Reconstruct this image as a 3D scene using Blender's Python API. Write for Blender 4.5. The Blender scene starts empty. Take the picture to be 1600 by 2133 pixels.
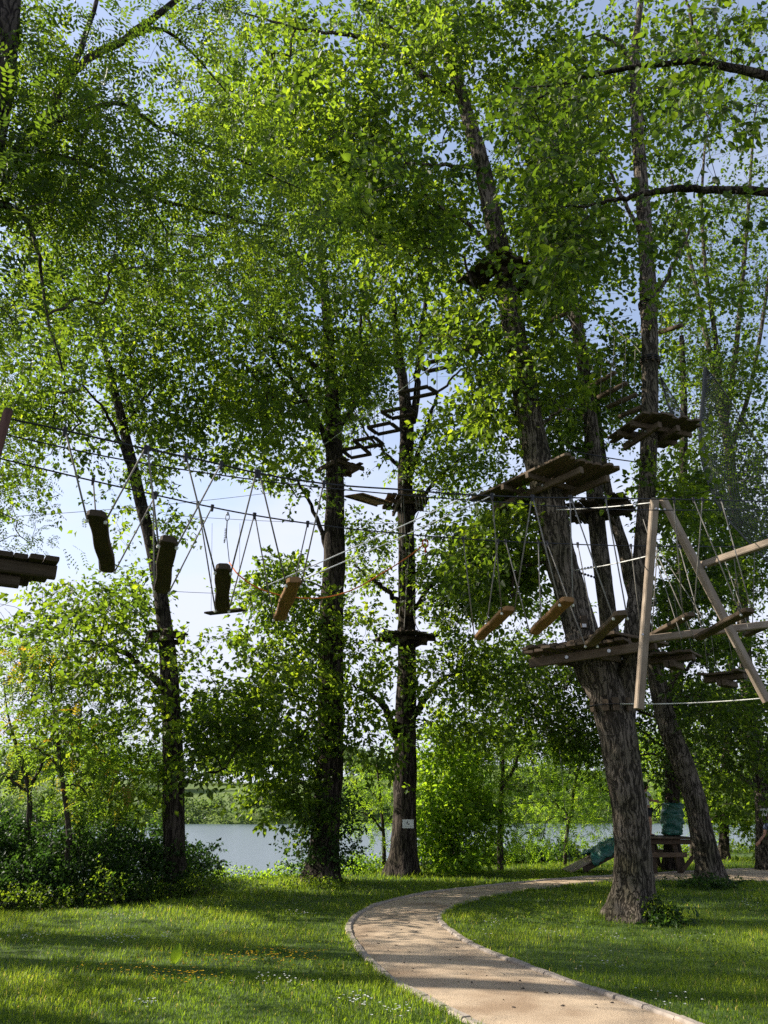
import bpy, math, random
import numpy as np
from mathutils import Vector, Matrix

random.seed(7)
RNG = np.random.default_rng(11)
scene = bpy.context.scene
COL = scene.collection

# ------------------------------------------------------------------ camera
F, CX, CY = 1603.0, 800.0, 1066.5          # focal length and centre in photograph pixels
PITCH = math.radians(21.0)
EYE = np.array([0.0, 0.0, 1.65])
cam_data = bpy.data.cameras.new("camera")
cam = bpy.data.objects.new("camera", cam_data)
COL.objects.link(cam)
cam.location = EYE
cam.rotation_euler = (math.pi / 2 + PITCH, 0, 0)
cam_data.sensor_fit = 'VERTICAL'
cam_data.sensor_height = 36.0
cam_data.lens = 36.0 * F / 2133.0
cam_data.clip_start = 0.05
cam_data.clip_end = 3000
scene.camera = cam

# ------------------------------------------------------------------ sky, sun, exposure
SUN_EL = math.radians(34.0)
SUN_AZ = math.radians(-76.0)               # clockwise from +Y: the sun stands to the left, a little ahead
world = bpy.data.worlds.new("World")
scene.world = world
world.use_nodes = True
nt = world.node_tree
nt.nodes.clear()
wo = nt.nodes.new('ShaderNodeOutputWorld')
bg = nt.nodes.new('ShaderNodeBackground')
sky = nt.nodes.new('ShaderNodeTexSky')
sky.sky_type = 'NISHITA'
sky.sun_disc = False
sky.sun_elevation = SUN_EL
sky.sun_rotation = SUN_AZ % (2 * math.pi)
sky.air_density = 1.0
sky.dust_density = 1.2
sky.ozone_density = 1.5
tc = nt.nodes.new('ShaderNodeTexCoord')
mp = nt.nodes.new('ShaderNodeMapping')
mp.inputs['Scale'].default_value = (1.0, 1.0, 2.6)
nz = nt.nodes.new('ShaderNodeTexNoise')
nz.inputs['Scale'].default_value = 2.3
nz.inputs['Detail'].default_value = 7
nz.inputs['Roughness'].default_value = 0.55
sep = nt.nodes.new('ShaderNodeSeparateXYZ')
el = nt.nodes.new('ShaderNodeMapRange')
el.inputs['From Min'].default_value = 0.12
el.inputs['From Max'].default_value = 0.62
el.inputs['To Min'].default_value = 0.34
el.inputs['To Max'].default_value = -0.22
add = nt.nodes.new('ShaderNodeMath'); add.operation = 'ADD'
ramp = nt.nodes.new('ShaderNodeMapRange')
ramp.interpolation_type = 'SMOOTHSTEP'
ramp.inputs['From Min'].default_value = 0.30
ramp.inputs['From Max'].default_value = 0.80
ramp.inputs['To Min'].default_value = 0.22
mixc = nt.nodes.new('ShaderNodeMixRGB')
mixc.inputs['Color2'].default_value = (3.5, 3.7, 4.4, 1)
nt.links.new(tc.outputs['Generated'], mp.inputs['Vector'])
nt.links.new(mp.outputs['Vector'], nz.inputs['Vector'])
nt.links.new(tc.outputs['Generated'], sep.inputs['Vector'])
nt.links.new(sep.outputs['Z'], el.inputs['Value'])
nt.links.new(nz.outputs['Fac'], add.inputs[0])
nt.links.new(el.outputs['Result'], add.inputs[1])
nt.links.new(add.outputs['Value'], ramp.inputs['Value'])
nt.links.new(ramp.outputs['Result'], mixc.inputs['Fac'])
nt.links.new(sky.outputs['Color'], mixc.inputs['Color1'])
nt.links.new(mixc.outputs['Color'], bg.inputs['Color'])
bg.inputs['Strength'].default_value = 0.115
nt.links.new(bg.outputs['Background'], wo.inputs['Surface'])

sun_data = bpy.data.lights.new("sun", 'SUN')
sun_data.energy = 5.0
sun_data.angle = math.radians(0.5)
sun_data.color = (1.0, 0.93, 0.82)
sun = bpy.data.objects.new("sun", sun_data)
COL.objects.link(sun)
to_sun = Vector((math.sin(SUN_AZ) * math.cos(SUN_EL), math.cos(SUN_AZ) * math.cos(SUN_EL), math.sin(SUN_EL)))
sun.rotation_euler = to_sun.to_track_quat('Z', 'Y').to_euler()
sun.location = (-20, 5, 30)

scene.view_settings.view_transform = 'Standard'
scene.view_settings.look = 'None'
scene.view_settings.gamma = 1.0
scene.view_settings.exposure = 1.15
scene.view_settings.use_curve_mapping = False
cy = scene.cycles
cy.max_bounces = 6
cy.diffuse_bounces = 3
cy.glossy_bounces = 2
cy.transmission_bounces = 4
cy.transparent_max_bounces = 4
cy.sample_clamp_indirect = 6.0
cy.caustics_reflective = False
cy.caustics_refractive = False
cy.use_denoising = False

# ------------------------------------------------------------------ photograph pixel -> place
RT = np.array([1.0, 0, 0])
FW = np.array([0, math.cos(PITCH), math.sin(PITCH)])
UP = np.array([0, -math.sin(PITCH), math.cos(PITCH)])
Z = np.array([0, 0, 1.0])

def ray(px, py):
    return (px - CX) / F * RT + (CY - py) / F * UP + FW

def at(px, py, Y):                         # the point seen at a pixel, Y metres ahead
    d = ray(px, py)
    return EYE + d * (Y / d[1])

def on(px, py, z=0.0):                     # the point seen at a pixel at height z
    d = ray(px, py)
    return EYE + d * ((z - EYE[2]) / d[2])

def mpp(p):                                # metres per photograph pixel at a point
    return float(np.dot(np.asarray(p) - EYE, FW)) / F

def project(P):
    q = np.asarray(P) - EYE
    zc = q @ FW
    return CX + F * (q @ RT) / zc, CY - F * (q @ UP) / zc

def unit(v):
    v = np.asarray(v, float)
    return v / max(1e-9, np.linalg.norm(v))

def units(a):
    return a / np.maximum(1e-9, np.linalg.norm(a, axis=-1, keepdims=True))

# ------------------------------------------------------------------ materials
def material(name):
    m = bpy.data.materials.new(name)
    m.use_nodes = True
    n = m.node_tree
    n.nodes.clear()
    out = n.nodes.new('ShaderNodeOutputMaterial')
    return m, n, out

def ramp_node(n, stops):
    r = n.nodes.new('ShaderNodeValToRGB')
    e = r.color_ramp.elements
    while len(e) < len(stops):
        e.new(0.5)
    for k, (p, c) in enumerate(stops):
        e[k].position = p
        e[k].color = (*c, 1)
    return r

def leaf_material(name, stops, trans, mixf=0.5, rough=0.5, spec=0.22):
    m, n, out = material(name)
    a = n.nodes.new('ShaderNodeAttribute'); a.attribute_name = 'tint'
    r = ramp_node(n, stops)
    n.links.new(a.outputs['Fac'], r.inputs['Fac'])
    p = n.nodes.new('ShaderNodeBsdfPrincipled')
    p.inputs['Roughness'].default_value = rough
    p.inputs['Specular IOR Level'].default_value = spec
    n.links.new(r.outputs['Color'], p.inputs['Base Color'])
    t = n.nodes.new('ShaderNodeBsdfTranslucent')
    mul = n.nodes.new('ShaderNodeMixRGB'); mul.blend_type = 'MULTIPLY'
    mul.inputs['Fac'].default_value = 1
    mul.inputs['Color2'].default_value = (*trans, 1)
    n.links.new(r.outputs['Color'], mul.inputs['Color1'])
    n.links.new(mul.outputs['Color'], t.inputs['Color'])
    mx = n.nodes.new('ShaderNodeMixShader')
    mx.inputs['Fac'].default_value = mixf
    n.links.new(p.outputs['BSDF'], mx.inputs[1])
    n.links.new(t.outputs['BSDF'], mx.inputs[2])
    n.links.new(mx.outputs['Shader'], out.inputs['Surface'])
    return m

def noise_material(name, stops, scale=8, stretch=(1, 1, 1), detail=6, rough=0.9, bump=0.3, dist=0.01, spec=0.2,
                   scale2=None, coords='Object', metallic=0.0):
    m, n, out = material(name)
    tcn = n.nodes.new('ShaderNodeTexCoord')
    mpn = n.nodes.new('ShaderNodeMapping')
    mpn.inputs['Scale'].default_value = stretch
    n.links.new(tcn.outputs[coords], mpn.inputs['Vector'])
    q = n.nodes.new('ShaderNodeTexNoise')
    q.inputs['Scale'].default_value = scale
    q.inputs['Detail'].default_value = detail
    q.inputs['Roughness'].default_value = 0.62
    n.links.new(mpn.outputs['Vector'], q.inputs['Vector'])
    fac = q.outputs['Fac']
    if scale2:
        q2 = n.nodes.new('ShaderNodeTexNoise')
        q2.inputs['Scale'].default_value = scale2
        q2.inputs['Detail'].default_value = 3
        n.links.new(tcn.outputs[coords], q2.inputs['Vector'])
        ad = n.nodes.new('ShaderNodeMath'); ad.operation = 'MULTIPLY_ADD'
        ad.inputs[1].default_value = 0.5
        hf = n.nodes.new('ShaderNodeMath'); hf.operation = 'MULTIPLY'
        hf.inputs[1].default_value = 0.5
        n.links.new(q2.outputs['Fac'], hf.inputs[0])
        n.links.new(q.outputs['Fac'], ad.inputs[0])
        n.links.new(hf.outputs[0], ad.inputs[2])
        fac = ad.outputs[0]
    r = ramp_node(n, stops)
    n.links.new(fac, r.inputs['Fac'])
    p = n.nodes.new('ShaderNodeBsdfPrincipled')
    p.inputs['Roughness'].default_value = rough
    p.inputs['Specular IOR Level'].default_value = spec
    p.inputs['Metallic'].default_value = metallic
    n.links.new(r.outputs['Color'], p.inputs['Base Color'])
    if bump:
        b = n.nodes.new('ShaderNodeBump')
        b.inputs['Strength'].default_value = bump
        b.inputs['Distance'].default_value = dist
        n.links.new(q.outputs['Fac'], b.inputs['Height'])
        n.links.new(b.outputs['Normal'], p.inputs['Normal'])
    n.links.new(p.outputs['BSDF'], out.inputs['Surface'])
    return m

def bark_material(name, dark, light, scale=1.0, dist=0.03):
    m, n, out = material(name)
    tcn = n.nodes.new('ShaderNodeTexCoord')
    w = n.nodes.new('ShaderNodeTexNoise')
    w.inputs['Scale'].default_value = 3.0
    w.inputs['Detail'].default_value = 3
    n.links.new(tcn.outputs['Object'], w.inputs['Vector'])
    mixv = n.nodes.new('ShaderNodeMixRGB'); mixv.blend_type = 'ADD'
    mixv.inputs['Fac'].default_value = 0.16
    n.links.new(tcn.outputs['Object'], mixv.inputs['Color1'])
    n.links.new(w.outputs['Color'], mixv.inputs['Color2'])
    mpn = n.nodes.new('ShaderNodeMapping')
    mpn.inputs['Scale'].default_value = (22 * scale, 22 * scale, 2.2 * scale)
    n.links.new(mixv.outputs['Color'], mpn.inputs['Vector'])
    v = n.nodes.new('ShaderNodeTexNoise')
    v.inputs['Scale'].default_value = 0.75
    v.inputs['Detail'].default_value = 2.5
    v.inputs['Roughness'].default_value = 0.45
    v.inputs['Distortion'].default_value = 0.7
    n.links.new(mpn.outputs['Vector'], v.inputs['Vector'])
    sb = n.nodes.new('ShaderNodeMath'); sb.operation = 'SUBTRACT'; sb.inputs[1].default_value = 0.5
    ab = n.nodes.new('ShaderNodeMath'); ab.operation = 'ABSOLUTE'
    n.links.new(v.outputs['Fac'], sb.inputs[0])
    n.links.new(sb.outputs[0], ab.inputs[0])
    mr = n.nodes.new('ShaderNodeMapRange'); mr.interpolation_type = 'SMOOTHSTEP'
    mr.inputs['From Max'].default_value = 0.11
    n.links.new(ab.outputs[0], mr.inputs['Value'])
    q = n.nodes.new('ShaderNodeTexNoise')
    q.inputs['Scale'].default_value = 2.2
    q.inputs['Detail'].default_value = 8
    q.inputs['Roughness'].default_value = 0.7
    n.links.new(mpn.outputs['Vector'], q.inputs['Vector'])
    hmix = n.nodes.new('ShaderNodeMath'); hmix.operation = 'MULTIPLY_ADD'
    hmix.inputs[1].default_value = 0.55
    n.links.new(q.outputs['Fac'], hmix.inputs[0])
    hs = n.nodes.new('ShaderNodeMath'); hs.operation = 'MULTIPLY'; hs.inputs[1].default_value = 0.5
    n.links.new(mr.outputs['Result'], hs.inputs[0])
    n.links.new(hs.outputs[0], hmix.inputs[2])
    r0 = ramp_node(n, [(0.30, dark), (0.78, light)])
    n.links.new(hmix.outputs[0], r0.inputs['Fac'])
    big = n.nodes.new('ShaderNodeTexNoise')
    big.inputs['Scale'].default_value = 1.7
    big.inputs['Detail'].default_value = 5
    n.links.new(tcn.outputs['Object'], big.inputs['Vector'])
    br = ramp_node(n, [(0.34, (0.62, 0.66, 0.52)), (0.5, (0.95, 0.95, 0.92)), (0.68, (1.35, 1.35, 1.38))])
    n.links.new(big.outputs['Fac'], br.inputs['Fac'])
    r = n.nodes.new('ShaderNodeMixRGB'); r.blend_type = 'MULTIPLY'; r.inputs['Fac'].default_value = 1
    n.links.new(r0.outputs['Color'], r.inputs['Color1'])
    n.links.new(br.outputs['Color'], r.inputs['Color2'])
    p = n.nodes.new('ShaderNodeBsdfPrincipled')
    p.inputs['Roughness'].default_value = 0.95
    p.inputs['Specular IOR Level'].default_value = 0.1
    n.links.new(r.outputs['Color'], p.inputs['Base Color'])
    b = n.nodes.new('ShaderNodeBump')
    b.inputs['Strength'].default_value = 1.0
    b.inputs['Distance'].default_value = dist
    n.links.new(hmix.outputs[0], b.inputs['Height'])
    n.links.new(b.outputs['Normal'], p.inputs['Normal'])
    n.links.new(p.outputs['BSDF'], out.inputs['Surface'])
    return m

def plain(name, col, rough=0.6, metallic=0.0, spec=0.3, var=0.25, scale=20):
    c2 = tuple(c * (1 - var) for c in col)
    return noise_material(name, [(0.3, c2), (0.7, col)], scale=scale, rough=rough, metallic=metallic, spec=spec, bump=0.15, dist=0.002)

M = {}
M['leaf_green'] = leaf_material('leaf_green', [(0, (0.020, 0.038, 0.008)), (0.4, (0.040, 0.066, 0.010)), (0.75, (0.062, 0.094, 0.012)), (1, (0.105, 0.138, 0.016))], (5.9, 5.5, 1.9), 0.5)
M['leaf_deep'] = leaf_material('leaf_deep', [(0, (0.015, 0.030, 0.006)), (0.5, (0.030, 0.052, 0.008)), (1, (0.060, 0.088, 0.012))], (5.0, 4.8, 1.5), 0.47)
M['leaf_locust'] = leaf_material('leaf_locust', [(0, (0.018, 0.036, 0.008)), (0.5, (0.036, 0.060, 0.009)), (1, (0.066, 0.092, 0.012))], (5.2, 4.9, 1.8), 0.48)
M['leaf_fresh'] = leaf_material('leaf_fresh', [(0, (0.048, 0.092, 0.012)), (0.5, (0.080, 0.135, 0.014)), (1, (0.120, 0.175, 0.018))], (4.9, 4.5, 1.8), 0.55)
M['leaf_sumac'] = leaf_material('leaf_sumac', [(0, (0.045, 0.088, 0.016)), (0.7, (0.080, 0.125, 0.018)), (0.88, (0.13, 0.125, 0.02)), (1, (0.20, 0.115, 0.025))], (4.6, 4.2, 1.8), 0.5)
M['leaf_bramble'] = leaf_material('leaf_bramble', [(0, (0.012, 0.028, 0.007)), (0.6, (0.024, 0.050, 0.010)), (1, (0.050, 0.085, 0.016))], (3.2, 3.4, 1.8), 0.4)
M['leaf_far'] = leaf_material('leaf_far', [(0, (0.050, 0.085, 0.030)), (0.5, (0.078, 0.120, 0.036)), (1, (0.115, 0.150, 0.045))], (2.4, 2.4, 1.4), 0.4)
M['blade'] = leaf_material('grass_blade', [(0, (0.034, 0.066, 0.008)), (0.5, (0.075, 0.118, 0.012)), (0.9, (0.135, 0.172, 0.022)), (1, (0.25, 0.21, 0.10))], (4.2, 3.9, 1.8), 0.5)
M['petal_white'] = leaf_material('petal_white', [(0, (0.6, 0.6, 0.56)), (1, (0.8, 0.8, 0.76))], (0.9, 0.9, 0.9), 0.3)
M['petal_yellow'] = leaf_material('petal_yellow', [(0, (0.62, 0.36, 0.01)), (1, (0.78, 0.52, 0.02))], (0.9, 0.9, 0.9), 0.3)
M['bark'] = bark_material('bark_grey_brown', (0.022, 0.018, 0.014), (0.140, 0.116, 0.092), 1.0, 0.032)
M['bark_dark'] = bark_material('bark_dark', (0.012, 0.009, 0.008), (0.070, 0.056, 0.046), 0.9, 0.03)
M['bark_smooth'] = bark_material('bark_smooth', (0.055, 0.045, 0.036), (0.16, 0.135, 0.105), 1.1, 0.015)
M['twig'] = noise_material('twig_bark', [(0.3, (0.022, 0.017, 0.013)), (0.7, (0.070, 0.055, 0.042))], scale=14, bump=0.2)
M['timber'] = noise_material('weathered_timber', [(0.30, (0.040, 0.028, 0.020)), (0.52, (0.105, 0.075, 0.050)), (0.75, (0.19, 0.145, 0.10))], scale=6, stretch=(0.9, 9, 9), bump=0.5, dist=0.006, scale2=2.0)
M['timber_dark'] = noise_material('dark_timber', [(0.30, (0.026, 0.019, 0.014)), (0.55, (0.065, 0.047, 0.032)), (0.8, (0.12, 0.095, 0.065))], scale=6, stretch=(0.9, 9, 9), bump=0.5, dist=0.006, scale2=2.0)  # grain of the weathered timber, all browns darker
M['timber_orange'] = noise_material('planed_orange_timber', [(0.28, (0.12, 0.062, 0.028)), (0.52, (0.25, 0.138, 0.062)), (0.75, (0.36, 0.22, 0.11))], scale=5, stretch=(0.8, 8, 8), bump=0.35, dist=0.004, scale2=2.0)
M['timber_pale'] = noise_material('pale_sawn_timber', [(0.28, (0.12, 0.092, 0.068)), (0.50, (0.25, 0.196, 0.145)), (0.75, (0.37, 0.305, 0.24))], scale=5, stretch=(0.8, 8, 8), bump=0.35, dist=0.004, scale2=2.0)
M['post_brown'] = noise_material('reddish_post', [(0.3, (0.05, 0.024, 0.018)), (0.7, (0.13, 0.065, 0.048))], scale=9, stretch=(3, 3, 0.6), bump=0.4, dist=0.004)
M['cable'] = plain('steel_cable', (0.035, 0.035, 0.04), 0.55, 0.6)
M['wire'] = plain('thin_wire', (0.12, 0.12, 0.125), 0.6, 0.4)
M['net'] = plain('dark_net_cord', (0.085, 0.085, 0.08), 0.8)
M['rope'] = noise_material('grey_rope', [(0.3, (0.11, 0.10, 0.088)), (0.7, (0.24, 0.225, 0.195))], scale=60, bump=0.4, dist=0.003)
M['rope_white'] = noise_material('white_rope', [(0.3, (0.5, 0.49, 0.46)), (0.7, (0.75, 0.74, 0.70))], scale=60, bump=0.4, dist=0.003)
M['rope_orange'] = noise_material('orange_rope', [(0.3, (0.55, 0.12, 0.02)), (0.7, (0.75, 0.22, 0.04))], scale=60, bump=0.4, dist=0.003)
M['red'] = plain('red_anodised_metal', (0.55, 0.03, 0.03), 0.4, 0.3)
M['steel'] = plain('galvanised_steel', (0.45, 0.45, 0.46), 0.4, 0.8)
M['tarp'] = noise_material('green_tarpaulin', [(0.3, (0.008, 0.060, 0.044)), (0.7, (0.024, 0.125, 0.095))], scale=9, rough=0.38, spec=0.5, bump=0.8, dist=0.03)
M['sign'] = plain('white_sign_board', (0.72, 0.72, 0.69), 0.5, var=0.1)
M['ink'] = plain('black_print', (0.02, 0.02, 0.02), 0.6)
M['grey_ink'] = plain('grey_print', (0.3, 0.3, 0.3), 0.6)
M['skin'] = plain('skin', (0.42, 0.235, 0.16), 0.5, var=0.1)
M['hair'] = noise_material('black_hair', [(0.3, (0.010, 0.008, 0.007)), (0.7, (0.028, 0.02, 0.016))], scale=50, stretch=(4, 4, 1), rough=0.5, bump=0.5, dist=0.004)
M['shirt_white'] = plain('pale_cotton', (0.62, 0.62, 0.60), 0.85, var=0.15)
M['shirt_blue'] = plain('slate_cotton', (0.10, 0.12, 0.19), 0.85, var=0.2)
M['shorts'] = plain('dark_cotton', (0.02, 0.022, 0.03), 0.85, var=0.2)
M['strap'] = plain('black_webbing', (0.015, 0.015, 0.017), 0.7)

# path
def path_material():
    m, n, out = material('sandy_gravel')
    tcn = n.nodes.new('ShaderNodeTexCoord')
    a = n.nodes.new('ShaderNodeTexNoise'); a.inputs['Scale'].default_value = 90; a.inputs['Detail'].default_value = 5; a.inputs['Roughness'].default_value = 0.75
    b = n.nodes.new('ShaderNodeTexNoise'); b.inputs['Scale'].default_value = 1.3; b.inputs['Detail'].default_value = 5
    v = n.nodes.new('ShaderNodeTexVoronoi'); v.inputs['Scale'].default_value = 120
    for k in (a, b, v):
        n.links.new(tcn.outputs['Object'], k.inputs['Vector'])
    r1 = ramp_node(n, [(0.30, (0.22, 0.168, 0.122)), (0.5, (0.41, 0.315, 0.218)), (0.72, (0.56, 0.46, 0.34))])
    n.links.new(a.outputs['Fac'], r1.inputs['Fac'])
    r2 = ramp_node(n, [(0.34, (0.66, 0.60, 0.55)), (0.5, (0.95, 0.93, 0.90)), (0.66, (1.12, 1.10, 1.06))])
    n.links.new(b.outputs['Fac'], r2.inputs['Fac'])
    mu = n.nodes.new('ShaderNodeMixRGB'); mu.blend_type = 'MULTIPLY'; mu.inputs['Fac'].default_value = 1
    n.links.new(r1.outputs['Color'], mu.inputs['Color1'])
    n.links.new(r2.outputs['Color'], mu.inputs['Color2'])
    p = n.nodes.new('ShaderNodeBsdfPrincipled')
    p.inputs['Roughness'].default_value = 0.95
    p.inputs['Specular IOR Level'].default_value = 0.15
    n.links.new(mu.outputs['Color'], p.inputs['Base Color'])
    bu = n.nodes.new('ShaderNodeBump'); bu.inputs['Strength'].default_value = 0.7; bu.inputs['Distance'].default_value = 0.012
    n.links.new(a.outputs['Fac'], bu.inputs['Height'])
    n.links.new(bu.outputs['Normal'], p.inputs['Normal'])
    n.links.new(p.outputs['BSDF'], out.inputs['Surface'])
    return m
M['path'] = path_material()
M['kerb'] = noise_material('kerb_stone', [(0.3, (0.20, 0.165, 0.135)), (0.7, (0.42, 0.36, 0.30))], scale=14, rough=0.9, bump=0.5, dist=0.006, scale2=1.7)
M['ground'] = noise_material('turf_soil', [(0.3, (0.030, 0.048, 0.012)), (0.5, (0.046, 0.078, 0.014)), (0.75, (0.075, 0.098, 0.024))], scale=3.5, detail=9, rough=1, bump=0.6, dist=0.03, scale2=0.35)

def water_material():
    m, n, out = material('lake_water')
    tcn = n.nodes.new('ShaderNodeTexCoord')
    mpn = n.nodes.new('ShaderNodeMapping'); mpn.inputs['Scale'].default_value = (1.0, 1.7, 1)
    n.links.new(tcn.outputs['Object'], mpn.inputs['Vector'])
    a = n.nodes.new('ShaderNodeTexNoise'); a.inputs['Scale'].default_value = 1.6; a.inputs['Detail'].default_value = 3; a.inputs['Roughness'].default_value = 0.5
    n.links.new(mpn.outputs['Vector'], a.inputs['Vector'])
    p = n.nodes.new('ShaderNodeBsdfPrincipled')
    p.inputs['Base Color'].default_value = (0.09, 0.12, 0.13, 1)
    p.inputs['Roughness'].default_value = 0.25
    p.inputs['IOR'].default_value = 1.33
    bu = n.nodes.new('ShaderNodeBump'); bu.inputs['Strength'].default_value = 0.5; bu.inputs['Distance'].default_value = 0.03
    n.links.new(a.outputs['Fac'], bu.inputs['Height'])
    n.links.new(bu.outputs['Normal'], p.inputs['Normal'])
    n.links.new(p.outputs['BSDF'], out.inputs['Surface'])
    return m
M['water'] = water_material()
M['hill'] = noise_material('hill_meadow', [(0.3, (0.045, 0.075, 0.016)), (0.5, (0.085, 0.125, 0.026)), (0.72, (0.15, 0.175, 0.050))], scale=0.25, detail=9, rough=1, bump=0.5, dist=0.3, scale2=0.03)

# ------------------------------------------------------------------ object helpers
ORIGIN = {}

def tag(o, label=None, cat=None, group=None, kind=None):
    if label: o['label'] = label
    if cat: o['category'] = cat
    if group: o['group'] = group
    if kind: o['kind'] = kind
    return o

def thing(name, loc, label, cat, group=None):
    o = bpy.data.objects.new(name, None)
    o.empty_display_size = 0.2
    COL.objects.link(o)
    o.location = Vector([float(v) for v in loc])
    ORIGIN[o.name] = np.array(loc, float)
    return tag(o, label, cat, group)

def make_mesh(name, V, Fc, mat, tint=None, smooth=False):
    """V (n,3); Fc: (m,k) array or list of faces."""
    V = np.asarray(V, np.float32)
    me = bpy.data.meshes.new(name)
    if isinstance(Fc, np.ndarray):
        m_, k_ = Fc.shape
        me.vertices.add(len(V)); me.vertices.foreach_set('co', V.ravel())
        me.loops.add(m_ * k_); me.loops.foreach_set('vertex_index', Fc.astype(np.int32).ravel())
        me.polygons.add(m_)
        me.polygons.foreach_set('loop_start', np.arange(0, m_ * k_, k_, dtype=np.int32))
        me.polygons.foreach_set('loop_total', np.full(m_, k_, np.int32))
        me.update(calc_edges=True)
    else:
        me.from_pydata([tuple(map(float, v)) for v in V], [], [tuple(int(i) for i in f) for f in Fc])
        me.update()
    if smooth:
        me.polygons.foreach_set('use_smooth', np.ones(len(me.polygons), bool))
    if tint is not None:
        at_ = me.attributes.new('tint', 'FLOAT', 'FACE')
        at_.data.foreach_set('value', np.asarray(tint, np.float32))
    if mat is not None:
        me.materials.append(mat)
    return me

def part(name, V, Fc, mat, parent=None, tint=None, smooth=False, kind=None):
    """A mesh given in world coordinates, child of parent (or top-level)."""
    V = np.asarray(V, float)
    if parent is not None:
        org = ORIGIN[parent.name]
    else:
        org = np.array([(V[:, 0].min() + V[:, 0].max()) / 2, (V[:, 1].min() + V[:, 1].max()) / 2, V[:, 2].min()])
    o = bpy.data.objects.new(name, make_mesh(name, V - org, Fc, mat, tint, smooth))
    COL.objects.link(o)
    if parent is not None:
        o.parent = parent
    else:
        o.location = Vector(org.tolist())
    ORIGIN[o.name] = org
    if kind: o['kind'] = kind
    return o

def frames(P):
    P = np.asarray(P, float)
    n = len(P)
    T = np.zeros_like(P)
    T[1:-1] = P[2:] - P[:-2]; T[0] = P[1] - P[0]; T[-1] = P[-1] - P[-2]
    T = units(T)
    A = np.zeros_like(P); B = np.zeros_like(P)
    ref = np.array([1.0, 0, 0]) if abs(T[0][0]) < 0.8 else np.array([0, 1.0, 0])
    a = unit(ref - T[0] * np.dot(ref, T[0]))
    for i in range(n):
        a = unit(a - T[i] * np.dot(a, T[i]))
        A[i] = a; B[i] = np.cross(T[i], a)
    return T, A, B

def tube(P, R, n=8, cap=True):
    P = np.asarray(P, float); R = np.broadcast_to(np.asarray(R, float), (len(P),))
    T, A, B = frames(P)
    th = np.arange(n) * 2 * math.pi / n
    V = P[:, None, :] + R[:, None, None] * (np.cos(th)[None, :, None] * A[:, None, :] + np.sin(th)[None, :, None] * B[:, None, :])
    V = V.reshape(-1, 3)
    m_ = len(P)
    i = np.arange(m_ - 1)[:, None] * n
    j = np.arange(n)[None, :]; jn = (j + 1) % n
    Fq = np.stack([i + j, i + jn, i + n + jn, i + n + j], -1).reshape(-1, 4)
    if cap:
        V = np.vstack([V, P[0], P[-1]])
        c0, c1 = len(V) - 2, len(V) - 1
        j = np.arange(n); jn = (j + 1) % n
        f0 = np.stack([np.full(n, c0), jn, j, j], -1)
        f1 = np.stack([np.full(n, c1), (m_ - 1) * n + j, (m_ - 1) * n + jn, (m_ - 1) * n + jn], -1)
        caps = [tuple(r[:3]) for r in f0] + [tuple(r[:3]) for r in f1]
        return V, Fq, caps
    return V, Fq, []

class MB:
    def __init__(self): self.V = []; self.F = []; self.n = 0
    def add(self, V, Fc):
        V = np.asarray(V, float)
        self.V.append(V)
        for f in Fc: self.F.append(tuple(int(i) + self.n for i in f))
        self.n += len(V)
        return self
    def tube(self, P, R, n=6):
        V, Fq, caps = tube(P, R, n)
        self.add(V, [tuple(f) for f in Fq] + caps)
        return self
    def ball(self, c, r, n=8, m_=5, sc=(1, 1, 1)):
        V = []; Fc = []
        for i in range(m_ + 1):
            ph = math.pi * i / m_
            for j in range(n):
                th = 2 * math.pi * j / n
                V.append([c[0] + r * sc[0] * math.sin(ph) * math.cos(th), c[1] + r * sc[1] * math.sin(ph) * math.sin(th), c[2] + r * sc[2] * math.cos(ph)])
        for i in range(m_):
            for j in range(n):
                Fc.append((i * n + j, (i + 1) * n + j, (i + 1) * n + (j + 1) % n, i * n + (j + 1) % n))
        return self.add(V, Fc)
    def box(self, c, ax, ay, az):
        c = np.asarray(c, float)
        V = [c + sx * ax + sy * ay + sz * az for sx in (-1, 1) for sy in (-1, 1) for sz in (-1, 1)]
        return self.add(V, [(0, 1, 3, 2), (4, 6, 7, 5), (0, 4, 5, 1), (2, 3, 7, 6), (0, 2, 6, 4), (1, 5, 7, 3)])
    def build(self, name, mat, parent=None, smooth=False, kind=None):
        return part(name, np.vstack(self.V), self.F, mat, parent, None, smooth, kind)

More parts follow.
